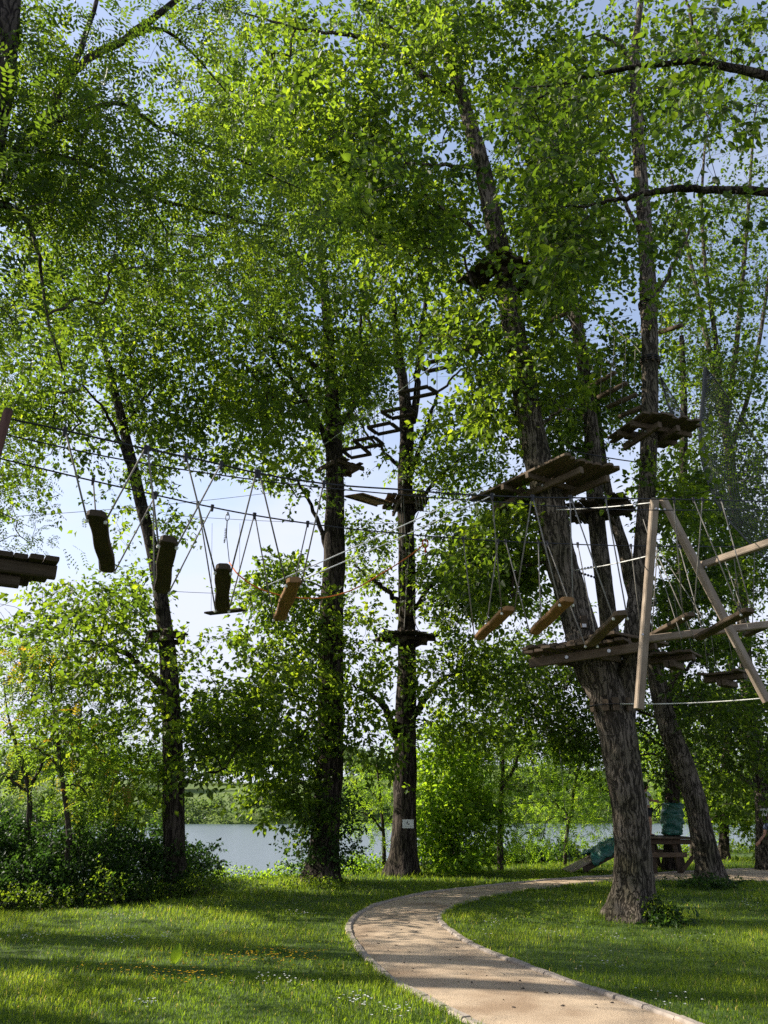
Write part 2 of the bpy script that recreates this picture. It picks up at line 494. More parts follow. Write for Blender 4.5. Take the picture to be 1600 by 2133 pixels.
def beam_mesh(name, L, w, h, mat, wav=0.0, seed=0, rnd=0.0, nseg=5, warp=0.0):
    """A sawn or waney plank along local X: chamfered section, wavy edges, rounded ends."""
    r = np.random.default_rng(seed)
    ts = np.linspace(0, 1, nseg + 1)
    if rnd: ts = np.unique(np.concatenate([[0, 0.02, 0.05, 0.10], np.linspace(0.16, 0.84, nseg), [0.90, 0.95, 0.98, 1]]))
    ph = r.uniform(0, 6.28, 4)
    V = []
    ch = min(w, h) * 0.16
    for t in ts:
        k = 1.0
        if rnd:
            e = min(t, 1 - t) * L / (w * 0.5)
            if e < 1: k = (1 - rnd) + rnd * math.sqrt(max(0, 1 - (1 - e) ** 2))
        wl = w / 2 * k * (1 + wav * math.sin(2 * math.pi * 1.6 * t + ph[0]))
        wr = w / 2 * k * (1 + wav * math.sin(2 * math.pi * 1.9 * t + ph[1]))
        zz = warp * math.sin(math.pi * t + ph[2])
        hh = h / 2 * (1 + 0.12 * wav * math.sin(7 * t + ph[3]))
        x = (t - 0.5) * L
        for (y, z) in ((wr - ch, -hh), (wr, -hh + ch), (wr, hh - ch), (wr - ch, hh), (-wl + ch, hh), (-wl, hh - ch), (-wl, -hh + ch), (-wl + ch, -hh)):
            V.append((x, y, z + zz))
    Fc = []
    m_ = len(ts)
    for i in range(m_ - 1):
        for j in range(8):
            a, b = i * 8 + j, i * 8 + (j + 1) % 8
            Fc.append((a, b, b + 8, a + 8))
    Fc.append(tuple(range(7, -1, -1)))
    Fc.append(tuple((m_ - 1) * 8 + j for j in range(8)))
    return make_mesh(name, np.array(V), Fc, mat)

def place(o, c, xdir, up, parent=None):
    x = unit(xdir); up = np.asarray(up, float)
    y = unit(np.cross(up, x)); z = np.cross(x, y)
    org = ORIGIN[parent.name] if parent is not None else np.zeros(3)
    c = np.asarray(c, float) - org
    o.parent = parent
    o.matrix_basis = Matrix(((x[0], y[0], z[0], c[0]), (x[1], y[1], z[1], c[1]), (x[2], y[2], z[2], c[2]), (0, 0, 0, 1)))
    return o

def beam(name, p0, p1, w, h, mat, parent=None, up=Z, **kw):
    p0 = np.asarray(p0, float); p1 = np.asarray(p1, float)
    me = beam_mesh(name, float(np.linalg.norm(p1 - p0)), w, h, mat, **kw)
    o = bpy.data.objects.new(name, me)
    COL.objects.link(o)
    place(o, (p0 + p1) / 2, p1 - p0, up, parent)
    ORIGIN[o.name] = (p0 + p1) / 2
    return o

def smooth_line(P, k=8):
    """Catmull-Rom through the points."""
    P = np.asarray(P, float)
    if len(P) < 3: return np.array([P[0] + (P[-1] - P[0]) * t for t in np.linspace(0, 1, k + 1)])
    Q = np.vstack([2 * P[0] - P[1], P, 2 * P[-1] - P[-2]])
    out = []
    for i in range(1, len(Q) - 2):
        p0, p1, p2, p3 = Q[i - 1], Q[i], Q[i + 1], Q[i + 2]
        for t in np.linspace(0, 1, k, endpoint=False):
            out.append(0.5 * ((2 * p1) + (-p0 + p2) * t + (2 * p0 - 5 * p1 + 4 * p2 - p3) * t * t + (-p0 + 3 * p1 - 3 * p2 + p3) * t ** 3))
    out.append(P[-1])
    return np.array(out)

# ------------------------------------------------------------------ ground, water, path
def shore(X):
    X = np.asarray(X, float)
    return np.where(X < -3, 21.6 + (X + 3) * 0.18, 21.6 + (X + 3) * 0.78)

def smooth01(t):
    t = np.clip(t, 0, 1)
    return t * t * (3 - 2 * t)

WATER = -0.9
def ground_z(X, Y):
    X = np.asarray(X, float); Y = np.asarray(Y, float)
    d = Y - shore(X)
    z = -2.2 * smooth01((d + 0.2) / 4.0)
    far = 138 + 6 * np.sin(X * 0.045) + 3 * np.sin(X * 0.13 + 1) - 0.10 * X
    up = 3.3 * smooth01((Y - far) / 7)
    hill = (9.5 + 3.0 * np.sin(X * 0.021 + 0.6) + 1.2 * np.sin(X * 0.06)) * smooth01((Y - far - 8) / 120)
    return z + up + hill + 14 * smooth01((Y - 320) / 500)

def build_ground():
    s = np.linspace(-1, 1, 121)
    xs = 30 * s + 1400 * np.sign(s) * np.abs(s) ** 5
    ys = np.concatenate([np.linspace(-25, 10, 15), np.linspace(11, 34, 70), np.linspace(36, 130, 16), np.linspace(132, 170, 40), np.linspace(174, 330, 40), np.linspace(345, 2000, 24)])
    X, Y = np.meshgrid(xs, ys)
    Zg = ground_z(X, Y)
    V = np.stack([X, Y, Zg], -1).reshape(-1, 3)
    nx, ny = len(xs), len(ys)
    i = np.arange(ny - 1)[:, None] * nx; j = np.arange(nx - 1)[None, :]
    Fq = np.stack([i + j, i + j + 1, i + nx + j + 1, i + nx + j], -1).reshape(-1, 4)
    far_ = V[Fq[:, 0], 1] >= 131
    h = bpy.data.objects.new('hills', make_mesh('hills', V, Fq[far_], M['hill'], smooth=True))
    COL.objects.link(h)
    tag(h, 'grassy far shore rising to a low hill beyond the lake', None, None, 'structure')
    o = bpy.data.objects.new('ground', make_mesh('ground', V, Fq[~far_], M['ground'], smooth=True))
    COL.objects.link(o)
    tag(o, 'mown green lawn running down to the lake', None, None, 'structure')
    V = np.array([(-500, 14, WATER), (500, 14, WATER), (500, 172, WATER), (-500, 172, WATER)], float)
    w = bpy.data.objects.new('water', make_mesh('water', V, np.array([[0, 1, 2, 3]]), M['water']))
    COL.objects.link(w)
    tag(w, 'pale rippled lake behind the trees', None, None, 'structure')
build_ground()

LEFT_PX = [(1130, 2215), (1060, 2172), (987, 2133), (947, 2115), (835, 2056), (784, 2018), (745, 1975), (727, 1944), (729, 1924), (751, 1902), (790, 1884), (857, 1867), (925, 1856), (1037, 1844), (1130, 1835), (1206, 1829), (1274, 1825), (1400, 1818), (1600, 1810), (1800, 1805)]
RIGHT_PX = [(1640, 2215), (1530, 2172), (1431, 2132), (1375, 2112), (1290, 2083), (1206, 2054), (1122, 2024), (1037, 1993), (970, 1962), (928, 1932), (916, 1915), (925, 1901), (953, 1887), (1015, 1870), (1094, 1856), (1206, 1843), (1274, 1838), (1400, 1836), (1600, 1838), (1800, 1842)]

def resample(P, step):
    P = np.asarray(P)
    d = np.concatenate([[0], np.cumsum(np.linalg.norm(np.diff(P, axis=0), axis=1))])
    n = max(2, int(round(d[-1] / step)) + 1)
    s = np.linspace(0, d[-1], n)
    return np.stack([np.interp(s, d, P[:, k]) for k in range(P.shape[1])], -1)

edgeL = resample(smooth_line([on(*p) for p in LEFT_PX], 10), 0.10)
edgeR = resample(smooth_line([on(*p) for p in RIGHT_PX], 10), 0.10)

def build_path():
    n = 160
    A = resample(edgeL, np.sum(np.linalg.norm(np.diff(edgeL, axis=0), axis=1)) / (n - 1))[:n]
    B = resample(edgeR, np.sum(np.linalg.norm(np.diff(edgeR, axis=0), axis=1)) / (n - 1))[:n]
    k = min(len(A), len(B)); A, B = A[:k], B[:k]
    m_ = 9
    V = []
    for i in range(k):
        for j in range(m_):
            t = j / (m_ - 1)
            p = A[i] * (1 - t) + B[i] * t
            V.append((p[0], p[1], 0.006 + 0.012 * math.sin(math.pi * t)))
    i = np.arange(k - 1)[:, None] * m_; j = np.arange(m_ - 1)[None, :]
    Fq = np.stack([i + j, i + j + 1, i + m_ + j + 1, i + m_ + j], -1).reshape(-1, 4)
    o = part('path', np.array(V), Fq, M['path'], smooth=True)
    tag(o, 'sandy gravel path curving away between pale edging stones', None, None, 'structure')
    # edging stones, one by one
    variants = [beam_mesh('edging_stone', 0.385, 0.095, 0.16, M['kerb'], wav=0.07, seed=s, nseg=4) for s in range(5)]
    cnt = 0
    for E, side in ((edgeL, 1), (edgeR, -1)):
        Q = resample(E, 0.40)
        for a, b in zip(Q[:-1], Q[1:]):
            if a[0] > 13.5: break
            c = (a + b) / 2
            o2 = bpy.data.objects.new('edging_stone', variants[cnt % 5]); cnt += 1
            COL.objects.link(o2)
            place(o2, c + np.array([0, 0, -0.045 + random.uniform(-0.006, 0.008)]), b - a + np.array([random.uniform(-.012, .012), random.uniform(-.012, .012), random.uniform(-.006, .006)]), Z, o)
    # small dark crumbs of leaf and bark lying on the gravel
    cr = RNG.random((95, 2))
    mb = MB()
    for u, v in cr:
        i = int(u ** 1.5 * (k - 60)); t = 0.08 + 0.84 * v
        p = A[i] * (1 - t) + B[i] * t
        s = RNG.uniform(0.005, 0.018); a = RNG.uniform(0, 6.28)
        ax = np.array([math.cos(a), math.sin(a), 0.1]) * s; ay = np.array([-math.sin(a), math.cos(a), 0]) * s * 0.6
        mb.box(np.array([p[0], p[1], 0.006 + 0.012 * math.sin(math.pi * t) + 0.003]), ax, ay, Z * 0.004)
    c = mb.build('leaf_litter', M['twig'], o, kind='stuff')
    return A, B
pathA, pathB = build_path()

def path_mask(X, Y):
    """True where a ground point lies on the path or its stones."""
    inside = np.zeros(len(X), bool)
    poly = np.vstack([edgeL[:, :2], edgeR[::-1, :2]])
    x0, y0 = poly[:, 0], poly[:, 1]
    x1, y1 = np.roll(x0, -1), np.roll(y0, -1)
    for a, b, c, d in zip(x0, y0, x1, y1):
        if b == d: continue
        cond = ((b > Y) != (d > Y)) & (X < (c - a) * (Y - b) / (d - b) + a)
        inside ^= cond
    for E in (edgeL, edgeR):
        Q = E[::2, :2]
        for q in Q:
            inside |= (X - q[0]) ** 2 + (Y - q[1]) ** 2 < 0.06 ** 2
    return inside

# ------------------------------------------------------------------ leaves
def leaf_arrays(pos, ax, nr, L, W, fold=0.18, droop=0.12, lod=2):
    """Folded leaf blades: lod 2 = two triangles, lod 4 = two quads."""
    n = len(pos)
    ax = units(ax)
    sd = units(np.cross(nr, ax)); nr = np.cross(ax, sd)
    L = L[:, None]; W = W[:, None]
    tip = pos + ax * L - nr * droop * L
    if lod == 2:
        lf = pos + ax * L * 0.42 + sd * W * 0.5 + nr * fold * W
        rt = pos + ax * L * 0.42 - sd * W * 0.5 + nr * fold * W
        V = np.stack([pos, rt, tip, lf], 1).reshape(-1, 3)
        b = np.arange(n)[:, None] * 4
        Fc = np.concatenate([b + np.array([[0, 1, 2]]), b + np.array([[0, 2, 3]])], 1).reshape(-1, 3)
        return V, Fc, 2
    l1 = pos + ax * L * 0.22 + sd * W * 0.42 + nr * fold * W
    l2 = pos + ax * L * 0.60 + sd * W * 0.40 + nr * (fold * W - 0.05 * L)
    r1 = pos + ax * L * 0.22 - sd * W * 0.42 + nr * fold * W
    r2 = pos + ax * L * 0.60 - sd * W * 0.40 + nr * (fold * W - 0.05 * L)
    V = np.stack([pos, r1, r2, tip, l2, l1], 1).reshape(-1, 3)
    b = np.arange(n)[:, None] * 6
    Fc = np.concatenate([b + np.array([[0, 1, 2, 3]]), b + np.array([[0, 3, 4, 5]])], 1).reshape(-1, 4)
    return V, Fc, 2

TWIGS = []
def spray_leaves(C, D, per, spread, L, lod=2, flat=0.55, sub=7, up=0.7, tint0=None, wl=0.72):
    """Leaves of clumps C (n,3), set along little twigs; D = outward direction of each clump."""
    n = len(C)
    k = n * sub
    off = RNG.normal(size=(k, 3)) * spread * np.array([0.62, 0.62, 0.62 * flat])
    S = np.repeat(C, sub, 0) + off
    od = units(RNG.normal(size=(k, 3)) * np.array([1, 1, 0.45]) + 0.7 * np.repeat(D, sub, 0) + off / spread * 0.6 + np.array([0, 0, -0.12]))
    ln = spread * RNG.uniform(0.9, 2.0, k)
    q = max(1, per // sub)
    t = RNG.random((k, q)) ** 0.8
    sag = np.array([0, 0, -0.22])
    tt = t.reshape(-1, 1); lnr = np.repeat(ln, q)[:, None]
    base = np.repeat(S, q, 0) + np.repeat(od, q, 0) * (tt * lnr) + sag * lnr * tt * tt
    side = RNG.normal(size=(k * q, 3))
    ax = units(np.repeat(od, q, 0) * 0.7 + side * 0.72 + np.array([0, 0, -0.38]))
    base = base + side * 0.030 * (L / 0.09)
    nr = units(RNG.normal(size=(k * q, 3)) * 0.62 + np.array([0, 0, up]))
    Ls = L * RNG.uniform(0.45, 1.2, k * q)
    V, Fc, rep = leaf_arrays(base, ax, nr, Ls, Ls * wl * RNG.uniform(0.85, 1.1, k * q), lod=lod)
    ct = RNG.normal(0.42, 0.20, n) if tint0 is None else tint0
    tint = np.clip(np.repeat(np.repeat(ct, sub), q) + RNG.normal(0, 0.17, k * q), 0, 1)
    TWIGS.append((np.repeat(C, sub, 0) * 0.35 + S * 0.65, S + od * ln[:, None] + sag * ln[:, None]))
    return V, Fc, np.repeat(tint, rep)

def twig_mesh(r):
    A_, B_ = TWIGS[-1]
    n = len(A_)
    d = units(B_ - A_)
    x = units(np.cross(d, np.array([0.3, 0.2, 1.0]))); y = np.cross(d, x)
    V = np.stack([A_ + x * r, A_ - x * r * .5 + y * r * .87, A_ - x * r * .5 - y * r * .87, B_], 1).reshape(-1, 3)
    b = np.arange(n)[:, None] * 4
    return V, np.concatenate([b + np.array([[0, 1, 3]]), b + np.array([[1, 2, 3]]), b + np.array([[2, 0, 3]])], 1).reshape(-1, 3)

def pinnate_leaves(C, D, per, spread, rach=0.20, pairs=6, lf=0.042, flat=0.6, droop=0.5, tint0=None, hot=0.0):
    """Compound leaves: a drooping rachis with paired leaflets."""
    n = len(C); k = n * per
    off = RNG.normal(size=(k, 3)) * spread * np.array([1, 1, flat])
    B = np.repeat(C, per, 0) + off
    a = RNG.normal(size=(k, 3)) * 0.75 + np.repeat(D, per, 0) * 0.5
    a[:, 2] -= droop
    a = units(a)
    nr = RNG.normal(size=(k, 3)) * 0.45 + np.array([0, 0, 1.0])
    sd = units(np.cross(nr, a)); nr = np.cross(a, sd)
    R = rach * RNG.uniform(0.65, 1.2, k)
    pos, ax, nn, Ls, tn = [], [], [], [], []
    ct = RNG.normal(0.45, 0.17, n) if tint0 is None else tint0
    tl = np.clip(np.repeat(ct, per) + RNG.normal(0, 0.15, k), 0, 1)
    if hot:
        h = RNG.random(k) < hot
        tl[h] = RNG.uniform(0.8, 1.0, h.sum())
    for i in range(pairs):
        t = 0.18 + 0.74 * i / max(1, pairs - 1)
        p = B + a * (R * t)[:, None] - Z * (0.25 * R * t * t)[:, None]
        for s in (-1, 1):
            pos.append(p); ax.append(sd * s * 0.95 + a * 0.35 - nr * 0.15 + RNG.normal(size=(k, 3)) * 0.12)
            nn.append(nr + RNG.normal(size=(k, 3)) * 0.25); Ls.append(lf * R / rach * RNG.uniform(0.85, 1.1, k)); tn.append(tl)
    pos.append(B + a * R[:, None] - Z * (0.25 * R)[:, None]); ax.append(a - Z * 0.3); nn.append(nr); Ls.append(lf * R / rach); tn.append(tl)
    pos = np.concatenate(pos); ax = np.concatenate(ax); nn = np.concatenate(nn); Ls = np.concatenate(Ls); tn = np.concatenate(tn)
    V, Fc, rep = leaf_arrays(pos, ax, nn, Ls, Ls * 0.46, lod=2)
    return V, Fc, np.repeat(tn, rep)

# how much of the sky the leaves cover, cell by cell of 100 photograph pixels (9 = closed)
COVER = np.array([[int(c) for c in r] for r in [
    "7645897877998967", "7663799987999778", "8776899988988878", "9865899985889766", "6668999987788867",
    "3468998878986778", "4689998878974778", "5788899765986788", "5676798966887688", "5443489867654788",
    "3222258746854578", "3133136558953478", "5553147558843578", "5653368558855688", "4665478577885688",
    "7777668668886787", "6788767557888788", "7888877778888888"]], float) / 9.0

def cover(px, py):
    x = np.clip(np.asarray(px) / 100 - 0.5, 0, 14.999); y = np.clip(np.asarray(py) / 100 - 0.5, 0, 16.999)
    i, j = y.astype(int), x.astype(int); u, v = x - j, y - i
    return (COVER[i, j] * (1 - u) * (1 - v) + COVER[i, j + 1] * u * (1 - v) + COVER[i + 1, j] * (1 - u) * v + COVER[i + 1, j + 1] * u * v)

# small clear windows seen in the photograph: px, py, rx, ry
GAPS = [(300, 90, 40, 40), (365, 200, 26, 50), (1290, 615, 32, 55), (1070, 950, 25, 60), (1285, 965, 40, 45), (1212, 1150, 38, 110), (1345, 1220, 40, 90), (620, 1140, 34, 60),
        (430, 1060, 70, 130), (500, 1110, 70, 130), (170, 1050, 75, 110), (160, 1160, 90, 50), (905, 300, 25, 50), (220, 480, 26, 60), (20, 540, 30, 50), (410, 1260, 60, 60), (800, 1460, 30, 30), (960, 820, 40, 40),
        (570, 1050, 60, 40), (640, 1420, 20, 20), (1260, 1130, 40, 60), (70, 1430, 50, 40), (500, 1380, 50, 40), (742, 945, 60, 44), (800, 890, 60, 50), (860, 825, 66, 56), (912, 765, 50, 50), (735, 985, 60, 50), (815, 1050, 110, 50), (1130, 1000, 60, 50), (1250, 1060, 80, 40), (1380, 890, 90, 36), (848, 1320, 100, 42), (375, 1320, 70, 40), (1400, 1370, 70, 36), (1515, 1405, 70, 36), (1500, 1290, 90, 40), (1040, 1300, 80, 46), (1015, 580, 75, 38), (840, 1640, 40, 110), (560, 1760, 130, 60)]

def in_gap(px, py):
    g = np.zeros(len(px), bool)
    for a, b, c, d in GAPS:
        g |= ((px - a) / c) ** 2 + ((py - b) / d) ** 2 < 1
    return g

# stems that stay readable in the photograph: (pixel polyline x, y, half width), metres ahead
CLEAR = [([(365, 1850), (361, 1600), (355, 1450), (347, 1340), (328, 1200), (302, 1080), (278, 980), (255, 880)], 26, 17.8), ([(668, 1838), (684, 1650), (688, 1500), (697, 1150), (698, 1000), (690, 800)], 34, 20.1),
         ([(838, 1826), (844, 1600), (845, 1520), (848, 1250), (844, 1000), (848, 900), (840, 800)], 34, 21.8), ([(1316, 1900), (1299, 1600), (1236, 1390), (1160, 1130), (1120, 960), (1088, 780), (1045, 540), (1000, 330), (940, 130)], 52, 13.6),
         ([(1303, 1440), (1338, 1150), (1351, 940), (1354, 800), (1346, 520), (1327, 260), (1322, 100)], 44, 13.6), ([(1474, 1800), (1422, 1590), (1370, 1420), (1312, 1205), (1280, 1080)], 34, 19.5), ([(1256, 1200), (1238, 1000), (1222, 820), (1192, 610)], 26, 17.2),
         ([(1600, 400), (1400, 394), (1290, 414)], 22, 8.0), ([(1600, 157), (1440, 128), (1290, 145)], 22, 8.0)]

def hides_stem(px, py, Y):
    for pl_, w, Ys in CLEAR:
        a = np.array(pl_, float)
        if Y > Ys + 0.5: continue
        if abs(a[0, 1] - a[-1, 1]) > abs(a[0, 0] - a[-1, 0]):
            o = np.argsort(a[:, 1])
            if a[o[0], 1] < py < a[o[-1], 1] and abs(px - np.interp(py, a[o, 1], a[o, 0])) < w: return True
        else:
            o = np.argsort(a[:, 0])
            if a[o[0], 0] < px < a[o[-1], 0] and abs(py - np.interp(px, a[o, 0], a[o, 1])) < w: return True
    return False

def clumps_from(blobs, power=1.6, use_cover=True):
    out = []
    for (px, py, rx, ry, Y, dY, n) in blobs:
        k = n * 4
        r = np.sqrt(RNG.random(k)); th = RNG.random(k) * 2 * math.pi
        X = px + rx * 1.15 * r * np.cos(th); Yp = py + ry * 1.15 * r * np.sin(th)
        if use_cover:
            keep = (RNG.random(k) < cover(X, Yp) ** power) & ~in_gap(X, Yp)
            X, Yp = X[keep], Yp[keep]
        X, Yp = X[:n], Yp[:n]
        for a, b in zip(X, Yp):
            yy = Y + RNG.normal() * dY
            if hides_stem(a, b, yy) and RNG.random() < 0.88: continue
            out.append(at(a, b, yy))
    return np.array(out)

# ------------------------------------------------------------------ trees
def value_noise(u, v, per_u, seed):
    """Smooth noise on a lattice, periodic in u."""
    r = np.random.default_rng(seed)
    nv = int(v.max()) + 3
    G = r.random((nv, per_u))
    i = np.floor(v).astype(int); j = np.floor(u).astype(int)
    fv = smooth01(v - i); fu = smooth01(u - j)
    j0 = j % per_u; j1 = (j + 1) % per_u
    return (G[i, j0] * (1 - fu) + G[i, j1] * fu) * (1 - fv) + (G[i + 1, j0] * (1 - fu) + G[i + 1, j1] * fu) * fv

def trunk_mesh(P, R, detail, seed, flare=True):
    """A trunk with furrowed bark, knots and root flare."""
    step = 0.055 if detail > 1 else 0.14
    n = 72 if detail > 1 else (28 if detail == 1 else 12)
    Q = np.column_stack([P, R])
    Q = resample(Q, step if detail else 0.3)
    P, R = Q[:, :3], Q[:, 3]
    T, A, B = frames(P)
    m_ = len(P)
    s = np.concatenate([[0], np.cumsum(np.linalg.norm(np.diff(P, axis=0), axis=1))])
    th = np.arange(n) * 2 * math.pi / n
    S, TH = np.meshgrid(s, th, indexing='ij')
    per = max(8, int(2 * math.pi * R.mean() / 0.075))
    warp = value_noise(TH / (2 * math.pi) * 6, S / 0.5, 6, seed + 5) * 2.0
    n1 = value_noise(TH / (2 * math.pi) * per + warp, S / 0.30, per, seed)
    n2 = value_noise(TH / (2 * math.pi) * per * 2 + warp, S / 0.16, per * 2, seed + 1)
    ridge = 1 - np.abs(2 * n1 - 1) * 1.3 + 0.35 * n2
    big = value_noise(TH / (2 * math.pi) * 5, S / 0.9, 5, seed + 2) - 0.5
    amp = np.minimum(0.030, 0.07 * R)[:, None]
    RR = R[:, None] + amp * (ridge - 0.7) * (1.0 if detail > 1 else 0.7) + big * 0.16 * R[:, None]
    if flare:
        lob = 0.5 + 0.5 * np.cos(5 * TH + 1.3 * seed) + 0.4 * np.cos(3 * TH + seed)
        RR = RR + R[0] * 0.46 * np.exp(-np.maximum(0, S - 0.15) / 0.33) * np.maximum(0, lob)
    V = P[:, None, :] + RR[..., None] * (np.cos(TH)[..., None] * A[:, None, :] + np.sin(TH)[..., None] * B[:, None, :])
    i = np.arange(m_ - 1)[:, None] * n; j = np.arange(n)[None, :]; jn = (j + 1) % n
    Fq = np.stack([i + j, i + jn, i + n + jn, i + n + j], -1).reshape(-1, 4)
    return V.reshape(-1, 3), Fq

def stem_line(pts, Y):
    P, R = [], []
    for q in pts:
        px, py, w = q[:3]
        y = q[3] if len(q) > 3 else Y
        p = at(px, py, y)
        P.append(p); R.append(w / 2 * mpp(p))
    Q = smooth_line(np.column_stack([np.array(P), np.array(R)]), 6)
    Q[:, 3] = np.maximum(Q[:, 3], 0.004)
    return Q[:, :3], Q[:, 3]

TRUNKS = {}
TRIS = 0
def tree(name, label, Y, trunk, limbs=(), blobs=(), style='spray', leaf='leaf_green', bark='bark', per=110, spread=0.40, L=0.10, lod=2,
         detail=1, group=None, seed=1, stems=(), power=1.6, use_cover=True, key=None, extra=None, rtip=0.0035, cat='tree', crown_from=0.25, root=True, sub=7, hot=0.0, pair=6, rach=0.2, lf=0.042, droop=0.5, flat=0.55):
    global TRIS
    P, R = stem_line(trunk, Y)
    if root:                                     # stand the base in the ground
        gz = float(ground_z(P[0][0], P[0][1]))
        P[0][2] = gz - 0.12
    base = P[0].copy(); base[2] = float(ground_z(base[0], base[1])) if root else P[0][2]
    t = thing(name, base, label, cat, group)
    V, Fq = trunk_mesh(P, R, detail, seed, flare=root and detail > 0)
    part('trunk', V, Fq, M[bark], t, smooth=True)
    TRUNKS[key or name] = (P, R)
    k0 = int(len(P) * crown_from)
    nodes = [p for p in P[k0:]]; rads = [r for r in R[k0:]]
    for st in stems:
        P2, R2 = stem_line(st, Y)
        V, Fq = trunk_mesh(P2, R2, detail, seed + 9, flare=False)
        part('stem', V, Fq, M[bark], t, smooth=True)
        nodes += list(P2[2:]); rads += list(R2[2:])
        TRUNKS[(key or name) + '_stem'] = (P2, R2)
    for lm in limbs:
        P2, R2 = stem_line(lm, Y)
        P2[1:-1] += RNG.normal(size=(len(P2) - 2, 3)) * min(0.03, 0.0011 * Y)
        Vv, Fq, caps = tube(P2, R2, 7)
        part('limb', Vv, [tuple(f) for f in Fq] + caps, M[bark if detail else 'twig'], t, smooth=True)
        nodes += list(P2[1:]); rads += list(R2[1:])
    C = clumps_from(blobs, power, use_cover)
    if len(C) == 0: return t
    N0 = len(nodes)
    nodes = np.array(nodes); rads = np.array(rads)
    par = [-1] * N0
    allp = list(nodes)
    wgt = [0.0] * N0
    d0 = np.array([np.min(np.linalg.norm(nodes - c, axis=1)) for c in C])
    order = np.argsort(d0)
    arr = np.zeros((N0 + len(C) * 5, 3)); arr[:N0] = nodes; cnt = N0
    lines = []; outd = np.zeros((len(C), 3))
    for ci in order:
        c = C[ci]
        dv = arr[:cnt] - c
        d = np.linalg.norm(dv, axis=1) + 0.55 * np.maximum(0, dv[:, 2] + 0.1)
        j = int(np.argmin(d))
        a = arr[j].copy()
        ln = np.linalg.norm(c - a)
        if ln < 0.05: ln = 0.05
        ns = 4 if ln > 0.8 else 3
        idx = [j]
        jit = RNG.normal(size=3) * 0.10 * ln
        for q in range(1, ns + 1):
            tt = q / ns
            p = a + (c - a) * tt + (jit + np.array([0, 0, 0.10 * ln])) * math.sin(math.pi * tt) + RNG.normal(size=3) * 0.025 * ln * (q < ns)
            arr[cnt] = p; par.append(idx[-1]); wgt.append(1.0 if q == ns else 0.0)
            idx.append(cnt); cnt += 1
        outd[ci] = unit(c - a)
        lines.append(idx)
    w = np.array(wgt)
    for i in range(cnt - 1, N0 - 1, -1):
        w[par[i]] += w[i]
    rr = rtip * (1 + w) ** 0.62
    mbV, mbF, n_ = [], [], 0
    for idx in lines:
        Pp = arr[idx]; Rr = rr[idx].copy()
        host = rads[idx[0]] * 0.7 if idx[0] < N0 else Rr[0]
        Rr[0] = min(Rr[1] * 1.1, host if host > 0.003 else Rr[1])
        s_ = 5 if Rr[0] > 0.02 else 3
        Vv, Fq, _ = tube(Pp, Rr, s_, cap=False)
        mbV.append(Vv); mbF.append(Fq + n_); n_ += len(Vv)
    o = part('branches', np.vstack(mbV), np.vstack(mbF), M['twig'], t, smooth=True, kind='stuff')
    if style == 'spray':
        V, Fc, tn = spray_leaves(C, outd, per, spread, L, lod=lod, sub=sub, flat=flat)
        Vt, Ft = twig_mesh(0.0045)
        part('twigs', Vt, Ft, M['twig'], t, kind='stuff')
    else:
        V, Fc, tn = pinnate_leaves(C, outd, per, spread, rach=rach, pairs=pair, lf=lf, hot=hot, droop=droop, flat=flat)
    TRIS += len(Fc) * (Fc.shape[1] - 2)
    part('crown', V, Fc, M[leaf], t, tint=tn, kind='stuff')
    return t

# ================================================================== the trees
# main trees that carry the rope course
tree('poplar_tree', 'slender dark tree rising from the bramble thicket with a small plank platform', 17.8,
     [(366, 1880, 58), (364, 1830, 46), (362, 1700, 44), (361, 1600, 42), (355, 1450, 37), (347, 1340, 33), (328, 1200, 28), (302, 1080, 25), (278, 980, 22), (255, 880, 18), (236, 800, 14), (215, 720, 10), (190, 640, 7)],
     limbs=[[(350, 1440, 20), (300, 1395, 15, 17.5), (262, 1362, 11, 17.2), (215, 1345, 7, 16.9), (160, 1330, 4, 16.7)],
            [(278, 990, 12), (240, 900, 8, 17.6), (215, 850, 6, 17.4), (170, 800, 4, 17.2)],
            [(362, 1650, 10), (410, 1620, 7, 17.4), (470, 1600, 4, 17)],
            [(258, 890, 10), (300, 830, 7, 18), (350, 780, 4, 18.3)]],
     blobs=[(190, 730, 190, 170, 17.5, 1.2, 64), (330, 800, 120, 130, 18, 1.0, 41), (120, 1280, 150, 80, 17, 1.2, 28), (250, 1330, 140, 90, 17.5, 1.2, 31), (150, 1470, 130, 70, 17, 1.0, 13),
            (420, 1470, 110, 90, 17.5, .8, 29), (270, 1590, 140, 80, 17.5, .8, 18), (440, 1580, 90, 60, 17, .6, 11), (350, 1000, 60, 140, 18.3, .8, 31), (60, 920, 90, 110, 17, 1, 28),
            (200, 560, 160, 130, 17.5, 1.2, 41), (280, 1120, 80, 130, 18, .7, 24), (60, 700, 110, 150, 17, 1.2, 37), (100, 420, 120, 120, 17.5, 1.2, 28)],
     leaf='leaf_green', bark='bark_dark', per=82, spread=0.40, L=0.150, seed=3, key='T1')

